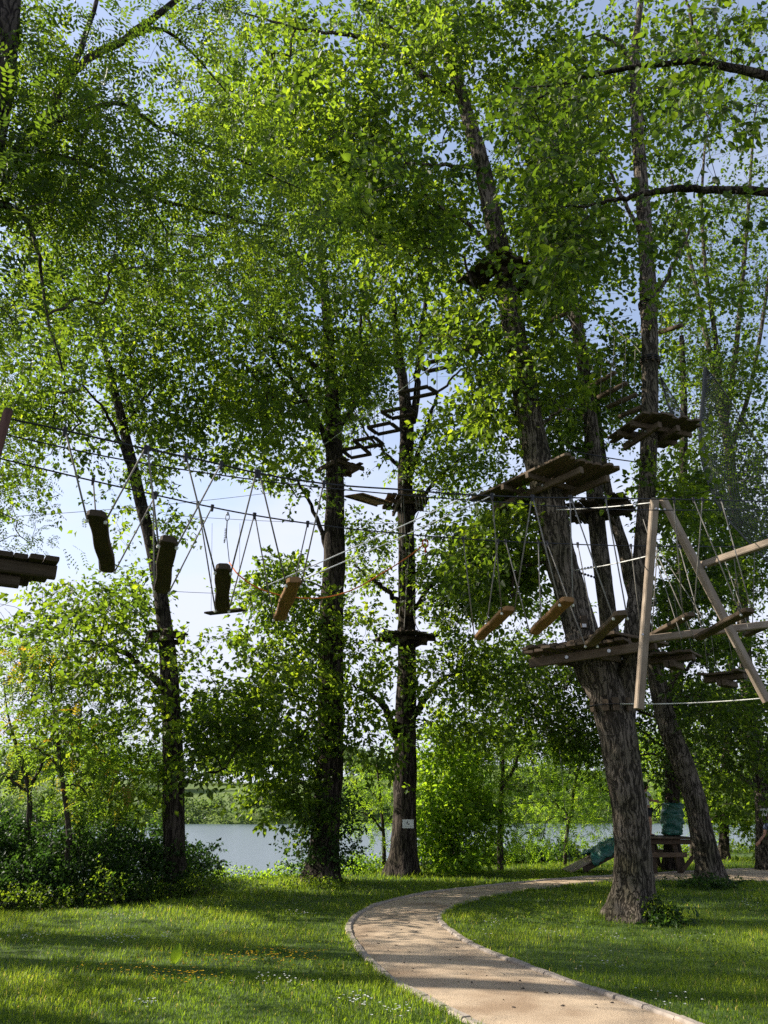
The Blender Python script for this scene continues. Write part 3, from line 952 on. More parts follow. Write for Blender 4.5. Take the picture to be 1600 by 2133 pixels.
tree('poplar_tree', 'thick dark ivy-footed tree at the lake edge between the slender tree and the signed tree', 20.1,
     [(668, 1838, 70), (672, 1800, 62), (684, 1650, 58), (688, 1500, 54), (690, 1300, 50), (697, 1150, 44), (698, 1000, 38), (695, 900, 32), (690, 800, 27), (684, 700, 22), (676, 600, 17), (664, 480, 13), (655, 350, 8)],
     limbs=[[(692, 950, 14), (655, 865, 11, 19.6), (605, 790, 8, 19.2), (540, 720, 4, 18.8)], [(694, 900, 14), (735, 850, 10, 20.5), (748, 760, 8, 20.8), (752, 650, 5, 21)],
            [(692, 1180, 12), (660, 1080, 9, 20), (620, 1000, 5, 19.8)], [(690, 800, 14), (610, 720, 9, 19.4), (500, 690, 5, 18.8)], [(678, 620, 12), (600, 540, 8, 19.4), (500, 480, 4, 19)],
            [(688, 1480, 10), (620, 1450, 7, 19.5), (540, 1440, 4, 19)]],
     blobs=[(560, 340, 190, 180, 19.5, 1.6, 72), (480, 600, 190, 180, 19, 1.6, 80), (600, 700, 200, 180, 19.5, 1.6, 88), (430, 830, 160, 120, 18.8, 1.2, 48), (600, 900, 150, 120, 19.6, 1.2, 56),
            (565, 1150, 70, 110, 19.6, .8, 21), (560, 1330, 110, 110, 19.4, 1, 48), (560, 1470, 140, 100, 19.2, 1, 45), (580, 1590, 110, 60, 19.3, .4, 19), (760, 1330, 50, 90, 20.4, .7, 14), (750, 620, 120, 150, 20.5, 1.2, 48),
            (480, 130, 170, 130, 19, 1.5, 48), (680, 1560, 80, 70, 19.4, .4, 10), (690, 1420, 60, 90, 19.5, .4, 9), (630, 1660, 60, 26, 19.2, .3, 7), (750, 1540, 50, 50, 20, .5, 8)],
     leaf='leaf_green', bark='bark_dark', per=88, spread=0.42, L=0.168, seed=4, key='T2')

tree('poplar_tree', 'straight tree with white sign and two round plank platforms beside the path bend', 21.8,
     [(835, 1826, 62), (840, 1770, 52), (843, 1700, 49), (844, 1600, 48), (845, 1520, 46), (847, 1400, 40), (848, 1250, 36), (846, 1100, 34), (844, 1000, 31), (848, 900, 28), (840, 800, 22), (826, 700, 15), (818, 600, 9)],
     limbs=[[(826, 1535, 20), (815, 1500, 17, 21.5), (800, 1470, 14, 21.2), (770, 1445, 10, 20.9), (735, 1425, 5, 20.6)], [(862, 1490, 18), (885, 1455, 14, 21.6), (915, 1420, 10, 21.3), (960, 1395, 5, 21)],
            [(838, 1260, 14), (810, 1235, 11, 21.7), (780, 1210, 8, 21.5), (740, 1180, 4, 21.4)], [(858, 880, 18), (870, 800, 14), (878, 700, 11), (890, 600, 8), (905, 500, 5)], [(852, 1000, 10), (885, 900, 8), (915, 820, 6), (960, 770, 4)],
            [(842, 980, 10), (800, 940, 7), (765, 905, 5), (740, 860, 3)], [(856, 1080, 10), (900, 1010, 8), (940, 970, 5), (985, 940, 3)], [(860, 1270, 12), (900, 1215, 9), (935, 1180, 6), (975, 1165, 3)], [(834, 780, 12), (800, 720, 9), (760, 660, 6), (740, 600, 3)]],
     blobs=[(830, 750, 130, 120, 21.8, 1.2, 50), (760, 880, 90, 100, 21.5, 1.0, 29), (900, 900, 100, 120, 22, 1.0, 36), (950, 1050, 100, 110, 21.5, 1, 43), (780, 1130, 70, 90, 21.6, .8, 22), (930, 1200, 95, 110, 21.3, .8, 45),
            (960, 1330, 110, 110, 21, .8, 38), (900, 1440, 90, 70, 21.2, .7, 18), (800, 570, 130, 130, 21.8, 1.2, 45), (765, 1420, 60, 60, 21, .6, 13), (930, 1500, 90, 60, 21.5, .8, 14), (850, 430, 140, 120, 22, 1.2, 41)],
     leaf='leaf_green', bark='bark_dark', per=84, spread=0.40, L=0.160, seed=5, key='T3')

tree('poplar_tree', 'biggest furrowed trunk beside the path, forking into a leaning stem and an upright stem', 13.6,
     [(1317, 1918, 100), (1318, 1880, 88), (1318, 1800, 77), (1312, 1700, 74), (1298, 1600, 74), (1285, 1520, 76), (1264, 1450, 77), (1236, 1390, 78), (1210, 1310, 70), (1186, 1230, 66), (1160, 1130, 64), (1142, 1040, 62), (1120, 960, 58), (1104, 880, 54), (1088, 780, 50), (1066, 660, 46), (1045, 540, 42), (1022, 430, 37), (1000, 330, 32), (966, 215, 26), (940, 130, 21), (915, 40, 15), (905, -60, 9)],
     stems=[[(1290, 1520, 60), (1303, 1440, 46), (1314, 1360, 40), (1325, 1260, 37), (1338, 1150, 36), (1345, 1060, 35), (1351, 940, 34), (1354, 800, 33), (1352, 660, 34), (1346, 520, 31), (1338, 400, 28), (1327, 260, 24), (1322, 140, 19), (1330, 40, 13), (1345, -60, 8)]],
     limbs=[[(940, 195, 18), (880, 155, 16, 13.3), (820, 108, 13, 13), (762, 80, 10, 12.8), (690, 70, 7, 12.6), (600, 55, 5, 12.4), (500, 25, 3, 12.2)], [(915, 150, 12), (860, 90, 9, 13.4), (800, 45, 7, 13.2), (735, 5, 4, 13)],
            [(1050, 560, 14), (980, 470, 10, 13.2), (900, 420, 8, 13), (840, 330, 6, 12.8), (780, 260, 4, 12.6)], [(1010, 350, 10), (930, 345, 8, 13), (845, 338, 5, 12.6)],
            [(1345, 500, 10), (1290, 400, 8, 13.2), (1250, 300, 5, 13)], [(1352, 640, 10), (1400, 560, 8, 13.8), (1440, 470, 5, 14)], [(1325, 130, 12), (1290, 95, 9), (1240, 70, 5)],
            [(1100, 870, 12), (1060, 800, 9, 13.3), (1000, 740, 6, 13), (940, 720, 3, 12.8)], [(1110, 900, 10), (1160, 860, 7, 13.3), (1200, 850, 4, 13.2)]],
     blobs=[(780, 140, 220, 150, 13, 1.3, 67), (900, 60, 150, 100, 13.4, 1, 34), (700, 330, 170, 140, 12.8, 1.2, 59), (860, 330, 150, 130, 13, 1, 50), (1060, 140, 140, 130, 13.5, 1, 42), (950, 510, 140, 110, 13.2, 1, 40),
            (1070, 610, 110, 100, 13.0, .9, 40), (1000, 780, 110, 110, 13.2, .9, 39), (1120, 800, 100, 80, 13, .7, 37), (1160, 400, 140, 130, 13.5, 1, 42), (1230, 250, 120, 140, 13.6, 1, 34), (1180, 880, 80, 50, 13.2, .6, 17),
            (1060, 1130, 80, 90, 14.4, .6, 25), (1040, 1215, 80, 80, 14.4, .6, 22), (1350, 300, 120, 160, 13.8, 1, 24), (1250, 590, 70, 80, 13.6, .8, 10), (1410, 600, 80, 130, 13.9, .9, 15), (1330, 110, 150, 100, 13.8, .9, 24), (1390, 985, 55, 60, 13.3, .5, 12), (560, 200, 140, 120, 12.6, 1, 25)],
     leaf='leaf_green', bark='bark', per=104, spread=0.36, L=0.142, lod=4, detail=2, seed=6, key='T4', sub=8)

tree('leaning_tree', 'crooked trunk leaning left behind the forked giant, foot on the lawn by the path', 19.5,
     [(1478, 1842, 58), (1474, 1800, 48), (1462, 1740, 46), (1445, 1660, 44), (1422, 1590, 42), (1392, 1510, 40), (1370, 1420, 37), (1352, 1340, 33), (1332, 1270, 30), (1312, 1205, 27), (1298, 1140, 25), (1280, 1080, 22), (1262, 1000, 18), (1252, 920, 13), (1246, 840, 8)],
     limbs=[[(1380, 1460, 12), (1420, 1400, 8, 19), (1480, 1360, 4, 18.6)], [(1310, 1200, 10), (1360, 1120, 7, 19.8), (1410, 1060, 4, 20)]],
     blobs=[(1400, 1150, 100, 100, 19.5, 1, 46), (1420, 1300, 90, 70, 19.2, 1, 36), (1240, 880, 90, 80, 19.5, .9, 36), (1460, 1420, 100, 60, 19, 1, 24)],
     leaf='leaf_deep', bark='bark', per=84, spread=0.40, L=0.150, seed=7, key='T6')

tree('poplar_tree', 'tall trunk half hidden behind the forked giant, carrying the dark round platform', 17.2,
     [(1306, 1832, 46), (1302, 1700, 42), (1296, 1560, 40), (1286, 1430, 39), (1272, 1320, 38), (1256, 1200, 36), (1246, 1120, 35), (1238, 1000, 34), (1232, 900, 31), (1222, 820, 28), (1206, 700, 25), (1192, 610, 22), (1176, 520, 19), (1150, 400, 15), (1118, 290, 11), (1096, 180, 7)],
     limbs=[[(1205, 690, 12), (1180, 640, 10, 17.5), (1165, 560, 7, 17.8), (1160, 470, 4, 18)], [(1190, 600, 10), (1215, 500, 8), (1225, 400, 5), (1230, 310, 3)]],
     blobs=[(1200, 700, 90, 150, 17.4, .9, 50), (1140, 950, 60, 60, 17.4, .7, 18), (1150, 500, 90, 120, 17.5, 1, 42), (1110, 270, 110, 130, 17.6, 1, 40), (1280, 760, 60, 70, 17.6, .8, 22), (1200, 1000, 60, 50, 17.2, .6, 10)],
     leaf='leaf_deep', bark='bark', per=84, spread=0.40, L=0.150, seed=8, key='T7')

tree('poplar_tree', 'trunk wrapped in green tarpaulin rising through the low wooden deck', 23.4,
     [(1400, 1812, 34), (1400, 1740, 31), (1401, 1640, 30), (1403, 1540, 29), (1408, 1420, 29), (1415, 1300, 26), (1420, 1150, 22), (1422, 1000, 18), (1425, 850, 14), (1420, 700, 9)],
     limbs=[[(1402, 1500, 12), (1450, 1440, 8), (1510, 1400, 4)], [(1404, 1480, 10), (1350, 1420, 7), (1310, 1380, 4)]],
     blobs=[(1400, 1400, 120, 90, 23.2, 1, 44), (1460, 1530, 110, 60, 22.6, .9, 24), (1440, 800, 80, 130, 23.4, 1, 42), (1350, 1560, 60, 60, 23.6, .7, 16), (1440, 1000, 80, 100, 23.4, .9, 36), (1180, 1440, 110, 90, 23.8, 1, 66), (1200, 1530, 80, 40, 24.2, .8, 24), (1060, 1470, 80, 60, 24.4, .8, 26), (1100, 1330, 90, 110, 24, 1, 42)],
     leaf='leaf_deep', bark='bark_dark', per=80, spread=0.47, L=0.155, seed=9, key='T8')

tree('poplar_tree', 'slim dark trunk with a side branch on the far grass between deck and right edge', 28,
     [(1508, 1782, 22), (1509, 1700, 18), (1512, 1600, 17), (1516, 1500, 15), (1522, 1380, 12), (1530, 1250, 8)],
     limbs=[[(1508, 1670, 9), (1490, 1700, 7), (1474, 1725, 5)], [(1512, 1580, 8), (1550, 1540, 5), (1590, 1520, 3)]],
     blobs=[(1520, 1600, 80, 90, 27.5, 1, 28), (1540, 1480, 80, 70, 28, 1, 24), (1450, 1640, 50, 50, 28.5, .7, 16), (1560, 1680, 50, 50, 27.5, .7, 20)],
     leaf='leaf_green', bark='bark_dark', per=80, spread=0.5, L=0.17, seed=10, key='T9')

tree('poplar_tree', 'knotty trunk at the right edge beside the lake splitting into many pale upright stems', 24,
     [(1596, 1792, 40), (1592, 1700, 33), (1582, 1600, 30), (1566, 1500, 28), (1555, 1400, 26), (1545, 1250, 24), (1535, 1100, 22), (1520, 950, 20), (1500, 820, 18)],
     stems=[[(1504, 840, 13), (1480, 740, 11), (1450, 600, 9), (1425, 480, 7), (1400, 380, 5), (1380, 300, 3)], [(1504, 850, 12), (1490, 700, 10), (1470, 560, 8), (1462, 420, 6), (1470, 280, 4)],
            [(1510, 880, 13), (1530, 760, 11), (1545, 600, 9), (1560, 420, 7), (1570, 260, 4)], [(1520, 940, 12), (1560, 820, 9), (1590, 660, 7), (1610, 500, 5)]],
     limbs=[[(1578, 1640, 14), (1545, 1620, 10), (1510, 1590, 6), (1480, 1570, 3)]],
     blobs=[(1500, 600, 110, 200, 24, 1.4, 80), (1540, 900, 90, 150, 23.6, 1.2, 70), (1510, 1150, 100, 150, 23.6, 1.2, 76), (1550, 1400, 90, 100, 23.4, 1, 32), (1500, 320, 120, 180, 24, 1.4, 60), (1560, 1600, 60, 70, 23, .8, 22), (1580, 1200, 80, 150, 23.8, 1, 40), (1540, 120, 110, 110, 24, 1, 26)],
     leaf='leaf_deep', bark='bark', per=78, spread=0.50, L=0.160, seed=12, key='T10')

tree('broadleaf_tree', 'near tree beyond the right edge reaching two dark limbs across the upper right', 7.4,
     [(2000, 2250, 190), (1985, 1600, 170), (1965, 900, 150), (1930, 420, 120), (1900, 150, 95), (1870, -100, 60)],
     limbs=[[(1925, 400, 60), (1760, 430, 26, 7.6), (1600, 400, 19, 7.8), (1500, 394, 17, 7.9), (1400, 394, 15, 8), (1340, 404, 12, 8.1), (1290, 414, 10, 8.2), (1220, 428, 6, 8.3), (1170, 430, 3, 8.4)],
            [(1910, 250, 50), (1760, 200, 28, 7.7), (1600, 157, 20, 7.9), (1510, 138, 17, 8), (1440, 128, 14, 8.1), (1370, 135, 12, 8.2), (1290, 145, 10, 8.3), (1180, 172, 7, 8.4), (1120, 205, 5, 8.5), (1050, 245, 3, 8.6)],
            [(1478, 134, 9, 8), (1455, 90, 7, 8), (1440, 40, 6, 8), (1425, -30, 4, 8)], [(1160, 180, 5, 8.4), (1100, 182, 4, 8.6), (1050, 185, 3, 8.8)]],
     blobs=[(1180, 240, 150, 80, 8.5, .5, 16), (1300, 200, 120, 80, 8.2, .5, 12), (1250, 470, 130, 70, 8.2, .5, 16), (1450, 90, 120, 70, 8, .5, 10), (1150, 470, 90, 70, 8.5, .4, 10), (1130, 320, 90, 60, 8.6, .4, 8), (1520, 220, 90, 80, 7.8, .5, 8), (1480, 440, 110, 50, 7.9, .4, 5), (1210, 560, 80, 60, 8.2, .4, 5), (1560, 60, 80, 60, 7.8, .4, 6)],
     leaf='leaf_deep', bark='bark_dark', per=62, spread=0.27, L=0.125, lod=4, seed=13, key='T13', power=1.0, rtip=0.002, crown_from=0.5)

# near locust trees hanging into the upper left
tree('locust_tree', 'near locust on the left whose pinnate leaves and white flowers hang over the upper left', 5.2,
     [(-330, 2400, 170), (-250, 1700, 150), (-160, 1000, 130), (-80, 500, 112), (-22, 200, 88), (0, 60, 72), (12, -60, 60), (30, -240, 40)],
     limbs=[[(-60, 430, 44), (30, 330, 30, 5.4), (94, 262, 22, 5.6), (127, 180, 18, 5.8), (165, 110, 13, 6), (200, 10, 9, 6.2), (220, -70, 5, 6.4)], [(128, 178, 14, 5.8), (190, 118, 16, 6), (260, 82, 15, 6.3), (340, 22, 13, 6.6), (430, -50, 8, 7)],
            [(-50, 420, 30), (40, 440, 13, 5.3), (78, 520, 8, 5.3), (95, 640, 6, 5.3), (130, 770, 4, 5.3)], [(60, 320, 18, 5.5), (180, 340, 12, 5.8), (300, 405, 9, 6.2), (430, 440, 7, 6.6), (600, 480, 4, 7)],
            [(94, 262, 12, 5.6), (240, 215, 9, 6), (340, 270, 7, 6.4), (470, 320, 5, 6.8), (640, 400, 3, 7.2)], [(230, 100, 9, 6.1), (330, 60, 8, 6.3), (400, 110, 5, 6.6), (470, 190, 3, 6.9)]],
     blobs=[(60, 250, 110, 130, 5.4, .35, 39), (170, 120, 150, 110, 5.9, .4, 39), (150, 330, 150, 110, 5.7, .4, 39), (60, 420, 90, 110, 5.3, .3, 29), (300, 330, 130, 90, 6.2, .4, 29), (330, 480, 150, 110, 6.4, .4, 39), (470, 370, 150, 100, 6.8, .4, 30),
            (130, 560, 110, 90, 5.5, .3, 17), (240, 480, 110, 90, 6, .4, 19), (620, 470, 120, 90, 7, .4, 17), (420, 200, 70, 90, 6.6, .3, 11), (40, 90, 80, 90, 5.6, .4, 19), (100, 700, 60, 110, 5.4, .2, 7), (360, 20, 130, 50, 6.5, .3, 17), (520, 560, 120, 60, 6.8, .3, 13)],
     style='pinnate', leaf='leaf_locust', bark='bark_dark', per=8, spread=0.19, seed=14, key='T12', power=1.3, rtip=0.0016, crown_from=0.4, rach=0.30, lf=0.062, pair=6, droop=0.45)

tree('locust_tree', 'second locust standing just beyond the left edge behind the thicket, crown over the lawn', 13.0,
     [(-560, 2000, 80), (-520, 1700, 70), (-470, 1300, 62), (-430, 900, 54), (-400, 500, 44), (-370, 200, 30), (-350, 0, 18)],
     limbs=[[(-430, 900, 26), (-300, 780, 18, 12.5), (-150, 700, 11, 12), (-20, 640, 6, 11.6)], [(-450, 1100, 22), (-330, 980, 15, 13), (-180, 920, 9, 13), (-40, 900, 5, 13)], [(-410, 600, 24), (-300, 450, 16, 12.6), (-160, 330, 8, 12.2)]],
     blobs=[(-150, 700, 220, 220, 12, 1.3, 90), (-300, 400, 250, 250, 12.4, 1.3, 90), (-120, 980, 160, 120, 12.8, 1, 34), (-420, 900, 200, 200, 12.8, 1.2, 40), (-10, 620, 80, 120, 11.8, .6, 24), (20, 1060, 110, 70, 12.8, .6, 16)],
     style='pinnate', leaf='leaf_locust', bark='bark_dark', per=22, spread=0.36, seed=15, key='T16', use_cover=True, power=1.0, rach=0.26, lf=0.058, pair=5, crown_from=0.3)

for (X_, Y_, h_, lb, n_, sd_, zc_, zr_) in ((-12.5, 12.0, 21.0, 'tall tree on the left outside the view with a high crown', 120, 31, 17.0, 3.6), (-12.0, 9.6, 8.5, 'low bushy tree on the left outside the view shading the lawn', 120, 32, 4.7, 2.9), (-17.5, 15.0, 13.0, 'spreading tree behind the thicket on the left outside the view', 60, 33, 8.0, 4.5)):  # unseen trees added left, crown heights shaped to shade lawn and near canopy
    t_ = thing('poplar_tree', (X_, Y_, 0), lb, 'tree')
    sp_ = np.array([(X_, Y_, -0.1), (X_ + .2, Y_, h_ * .3), (X_ - .1, Y_ + .2, h_ * .6), (X_, Y_, h_)])
    Pq, Rq = smooth_line(np.column_stack([sp_, [.34, .28, .18, .03]]), 6)[:, :3], smooth_line(np.column_stack([sp_, [.34, .28, .18, .03]]), 6)[:, 3]
    Vq, Fq_ = trunk_mesh(Pq, np.maximum(Rq, .02), 1, sd_)
    part('trunk', Vq, Fq_, M['bark'], t_, smooth=True)
    U_ = units(RNG.normal(size=(n_, 3))) * (RNG.random(n_) ** 0.4)[:, None]
    Cq = np.array([X_, Y_, zc_]) + U_ * np.array([2.9, 2.6, zr_])
    mb = MB()
    for c in Cq:
        a = Pq[int(np.argmin(np.linalg.norm(Pq - c, axis=1) + .5 * np.maximum(0, Pq[:, 2] - c[2] + .5)))]
        mb.tube([a, (a + c) / 2 + np.array([0, 0, .15]), c], [.03, .02, .006], 4)
    mb.build('branches', M['twig'], t_, kind='stuff')
    Vq, Fq_, tq = spray_leaves(Cq, units(U_), 120, 0.55, 0.12, lod=2)
    part('crown', Vq, Fq_, M['leaf_green'], t_, tint=tq, kind='stuff')

# young trees on the bank
tree('sumac_sapling', 'forked young sumac at the far left with orange tinged leaves', 17.0,
     [(60, 1720, 12), (62, 1650, 10), (48, 1600, 8), (30, 1540, 6), (15, 1480, 4), (8, 1420, 3)], limbs=[[(62, 1640, 8), (88, 1590, 6), (95, 1530, 4), (90, 1470, 3)], [(62, 1650, 7), (30, 1630, 5), (5, 1610, 3)]],
     blobs=[(50, 1480, 70, 70, 17, .5, 13), (90, 1420, 60, 50, 17, .5, 9), (50, 1600, 70, 70, 17, .5, 11), (20, 1380, 50, 50, 17, .4, 8)],
     style='pinnate', leaf='leaf_sumac', bark='twig', per=12, spread=0.26, detail=0, seed=21, use_cover=False, hot=0.10, rach=0.34, lf=0.085, pair=6, crown_from=0.3, droop=0.3)
tree('sumac_sapling', 'single-stemmed young sumac with a thin dark curving stem left of the slender tree', 16.2,
     [(146, 1760, 13), (140, 1700, 11), (128, 1610, 9), (117, 1520, 7), (108, 1450, 5), (104, 1390, 3)], limbs=[[(128, 1610, 6), (100, 1575, 4), (60, 1555, 3)], [(118, 1530, 5), (150, 1480, 3), (170, 1440, 2)]],
     blobs=[(120, 1440, 90, 60, 16.2, .5, 14), (170, 1540, 60, 60, 16.2, .5, 8), (110, 1390, 70, 40, 16.2, .4, 10), (190, 1640, 70, 50, 16.2, .5, 14)],
     style='pinnate', leaf='leaf_sumac', bark='twig', per=12, spread=0.26, detail=0, seed=22, use_cover=False, hot=0.06, rach=0.34, lf=0.085, pair=6, crown_from=0.35, droop=0.3)
tree('locust_sapling', 'bright green young locust between the thin sumac and the slender tree', 18.2,
     [(160, 1740, 10), (160, 1650, 9), (162, 1580, 7), (168, 1500, 4), (172, 1440, 3)], limbs=[[(160, 1655, 5), (190, 1635, 4), (230, 1610, 2)]],
     blobs=[(200, 1590, 80, 60, 18.2, .6, 16), (240, 1640, 80, 60, 18, .6, 16), (190, 1500, 60, 60, 18.4, .6, 14), (270, 1540, 70, 50, 18.4, .6, 14)],
     style='pinnate', leaf='leaf_fresh', bark='twig', per=12, spread=0.28, detail=0, seed=23, use_cover=False, rach=0.30, lf=0.075, pair=6, crown_from=0.35, droop=0.35)
tree('locust_sapling', 'young locust with bright sprays reaching over the water left of the signed tree', 23.0,
     [(800, 1812, 9), (800, 1760, 8), (796, 1700, 6), (790, 1640, 5), (785, 1590, 3)], limbs=[[(798, 1730, 6), (770, 1700, 4), (735, 1690, 2)], [(794, 1670, 5), (765, 1645, 4), (730, 1640, 2)]],
     blobs=[(765, 1640, 55, 28, 23, .4, 14), (770, 1700, 50, 26, 23, .4, 12), (790, 1590, 40, 40, 23, .4, 6), (800, 1735, 20, 24, 23, .3, 3)],
     style='pinnate', leaf='leaf_fresh', bark='twig', per=13, spread=0.24, detail=0, seed=24, use_cover=False, rach=0.28, lf=0.07, pair=6, crown_from=0.2, droop=0.6, flat=0.35)
tree('maple_shrub', 'dense bushy maple with broad leaves close behind the signed tree', 23.2,
     [(930, 1800, 12), (935, 1740, 10), (940, 1680, 8), (942, 1610, 6), (945, 1550, 4)], limbs=[[(935, 1750, 7), (905, 1690, 5), (890, 1620, 3)], [(936, 1740, 7), (970, 1700, 5), (985, 1650, 3)], [(932, 1790, 7), (965, 1750, 5), (985, 1720, 3)]],
     blobs=[(930, 1660, 50, 100, 23.0, .6, 50), (960, 1720, 55, 80, 22.9, .6, 46), (935, 1570, 55, 60, 23.1, .6, 26), (925, 1760, 36, 30, 22.8, .4, 16)],
     leaf='leaf_fresh', bark='twig', per=80, spread=0.30, L=0.14, lod=4, detail=0, seed=25, use_cover=False, crown_from=0.1)
tree('locust_sapling', 'young locust with a forked dark stem in the gap right of the bushy maple', 23.6,
     [(1042, 1800, 14), (1042, 1740, 12), (1044, 1660, 10), (1048, 1600, 7), (1046, 1540, 5), (1046, 1480, 3)], limbs=[[(1046, 1640, 9), (1070, 1600, 7), (1090, 1550, 5), (1110, 1520, 3)], [(1042, 1700, 6), (1010, 1660, 4), (985, 1640, 2)]],
     blobs=[(1040, 1650, 80, 90, 23.6, .7, 29), (990, 1620, 60, 70, 23.8, .7, 16), (1090, 1600, 60, 70, 23.6, .6, 16), (1040, 1560, 80, 40, 23.6, .6, 12), (1060, 1740, 60, 40, 23.4, .6, 12)],
     style='pinnate', leaf='leaf_fresh', bark='twig', per=12, spread=0.30, detail=0, seed=26, use_cover=False, rach=0.30, lf=0.075, pair=6, crown_from=0.3, droop=0.35)
tree('locust_sapling', 'slanting young locust left of the ramp with a pale thin stem', 25.5,
     [(1176, 1795, 9), (1182, 1730, 8), (1190, 1680, 7), (1198, 1630, 6), (1212, 1580, 5), (1228, 1530, 3)], limbs=[[(1186, 1700, 5), (1150, 1660, 4), (1110, 1590, 3), (1100, 1560, 2)], [(1198, 1640, 5), (1230, 1620, 3)]],
     blobs=[(1150, 1650, 80, 80, 25.5, .7, 25), (1210, 1620, 70, 90, 25.5, .7, 25), (1130, 1730, 70, 50, 25.2, .6, 16), (1230, 1710, 50, 60, 25.2, .6, 15), (1160, 1560, 80, 40, 25.6, .6, 11)],
     style='pinnate', leaf='leaf_fresh', bark='twig', per=12, spread=0.33, detail=0, seed=27, use_cover=False, rach=0.32, lf=0.08, pair=6, crown_from=0.3, droop=0.35)
tree('locust_sapling', 'young bright locust behind the wooden deck and the wrapped trunk', 29.0,
     [(1440, 1790, 9), (1442, 1720, 8), (1445, 1650, 6), (1450, 1590, 3)], limbs=[[(1442, 1700, 5), (1400, 1660, 4), (1360, 1640, 2)], [(1443, 1680, 5), (1490, 1640, 3)]],
     blobs=[(1440, 1640, 90, 70, 29, .8, 29), (1360, 1620, 50, 80, 29, .8, 16), (1530, 1660, 60, 70, 29, .8, 19), (1480, 1720, 60, 36, 29, .6, 11), (1400, 1560, 60, 40, 29, .8, 10)],
     style='pinnate', leaf='leaf_fresh', bark='twig', per=12, spread=0.38, detail=0, seed=28, use_cover=False, rach=0.36, lf=0.09, pair=6, crown_from=0.2, droop=0.35)

# ================================================================== undergrowth
def leaf_heap(name, label, cat, P, per_m, L, leaf, spread, lod=2, tone=None, up=0.5, stalk=True):
    """A thicket: leaf sprays at the points P (n,3), on stalks from the soil."""
    D = units(RNG.normal(size=P.shape) * np.array([1, 1, 0.3]) + np.array([0, -0.2, 0.6]))
    V, Fc, tn = spray_leaves(P, D, per_m, spread, L, lod=lod, flat=0.7, sub=5, up=up, tint0=tone)
    t = part(name, V, Fc, M[leaf], None, tint=tn, kind='stuff')
    tag(t, label, cat)
    if stalk:
        mb = MB(); k = min(len(P), 260)
        for c in P[RNG.permutation(len(P))[:k]]:
            g = np.array([c[0] + RNG.normal() * 0.18, c[1] + RNG.normal() * 0.18, float(ground_z(c[0], c[1])) - 0.02])
            mid = (g + c) / 2 + RNG.normal(size=3) * 0.08
            mb.tube([g, mid, c], [0.006, 0.005, 0.003], 3)
        mb.build('stalks', M['twig'], t, kind='stuff')
    return t

def thicket_points(n):
    out = []
    while len(out) < n:
        x = RNG.uniform(-10.5, -4.0); y = RNG.uniform(12.6, 20.5)
        front = np.interp(x, [-10.5, -7, -5, -4, -3.2], [13.2, 14.6, 15.6, 17.0, 18.2])
        if y < front: continue
        d = y - front
        h = min(1.25, 0.26 + 0.72 * d) * np.interp(x, [-10.5, -6, -4.3, -3.2], [1.12, 1.0, 0.7, 0.25])
        h *= 0.86 + 0.34 * math.sin(x * 2.3 + y) * math.sin(y * 1.7 - x) + 0.16 * math.sin(x * 6.1 + 2 * y)
        z = h * (1 - RNG.random() ** 2.2)
        out.append((x, y, z + float(ground_z(x, y))))
    return np.array(out)
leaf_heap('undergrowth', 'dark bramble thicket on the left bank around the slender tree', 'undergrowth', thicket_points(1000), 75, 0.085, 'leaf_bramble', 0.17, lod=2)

def front_weeds(n):
    out = []
    for _ in range(n):
        x = RNG.uniform(-9, -3.4)
        front = np.interp(x, [-10.5, -7, -5, -4, -3.2], [13.2, 14.6, 15.6, 17.0, 18.2])
        y = front + RNG.normal() * 0.28 - 0.1
        out.append((x, y, abs(RNG.normal()) * 0.16 + 0.05))
    return np.array(out)
leaf_heap('weeds', 'pale nettles and goosefoot along the front of the bramble thicket', 'weeds', front_weeds(150), 40, 0.06, 'leaf_green', 0.10, lod=2)

def bank_points(px0, px1, n, h, back=0.0):
    out = []
    for _ in range(n):
        px = RNG.uniform(px0, px1)
        x0 = (px - 800) / 1603 * 22
        y = float(shore(x0)) + RNG.normal() * 0.45 + back
        x = (px - 800) / 1603 * y * 0.96
        hh = h * (0.55 + 0.45 * math.sin(px * 0.06) * math.sin(px * 0.017 + 1))
        out.append((x, y, float(ground_z(x, y)) + hh * (1 - RNG.random() ** 2)))
    return np.array(out)
leaf_heap('bank_plants', 'low sunlit weeds on the lake edge right of the bramble thicket', 'weeds', bank_points(390, 660, 70, 0.24, -0.5), 30, 0.075, 'leaf_fresh', 0.14)
leaf_heap('bank_plants', 'bright nettles on the bank between the ivy-footed tree and the signed tree', 'weeds', bank_points(712, 812, 60, 0.34, -0.3), 44, 0.085, 'leaf_fresh', 0.15)
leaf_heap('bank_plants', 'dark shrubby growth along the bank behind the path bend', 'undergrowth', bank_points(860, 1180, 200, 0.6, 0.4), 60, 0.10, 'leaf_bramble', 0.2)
leaf_heap('bank_plants', 'weeds along the lake edge behind ramp and deck', 'undergrowth', bank_points(1120, 1700, 130, 0.45, 1.2), 50, 0.11, 'leaf_green', 0.2)

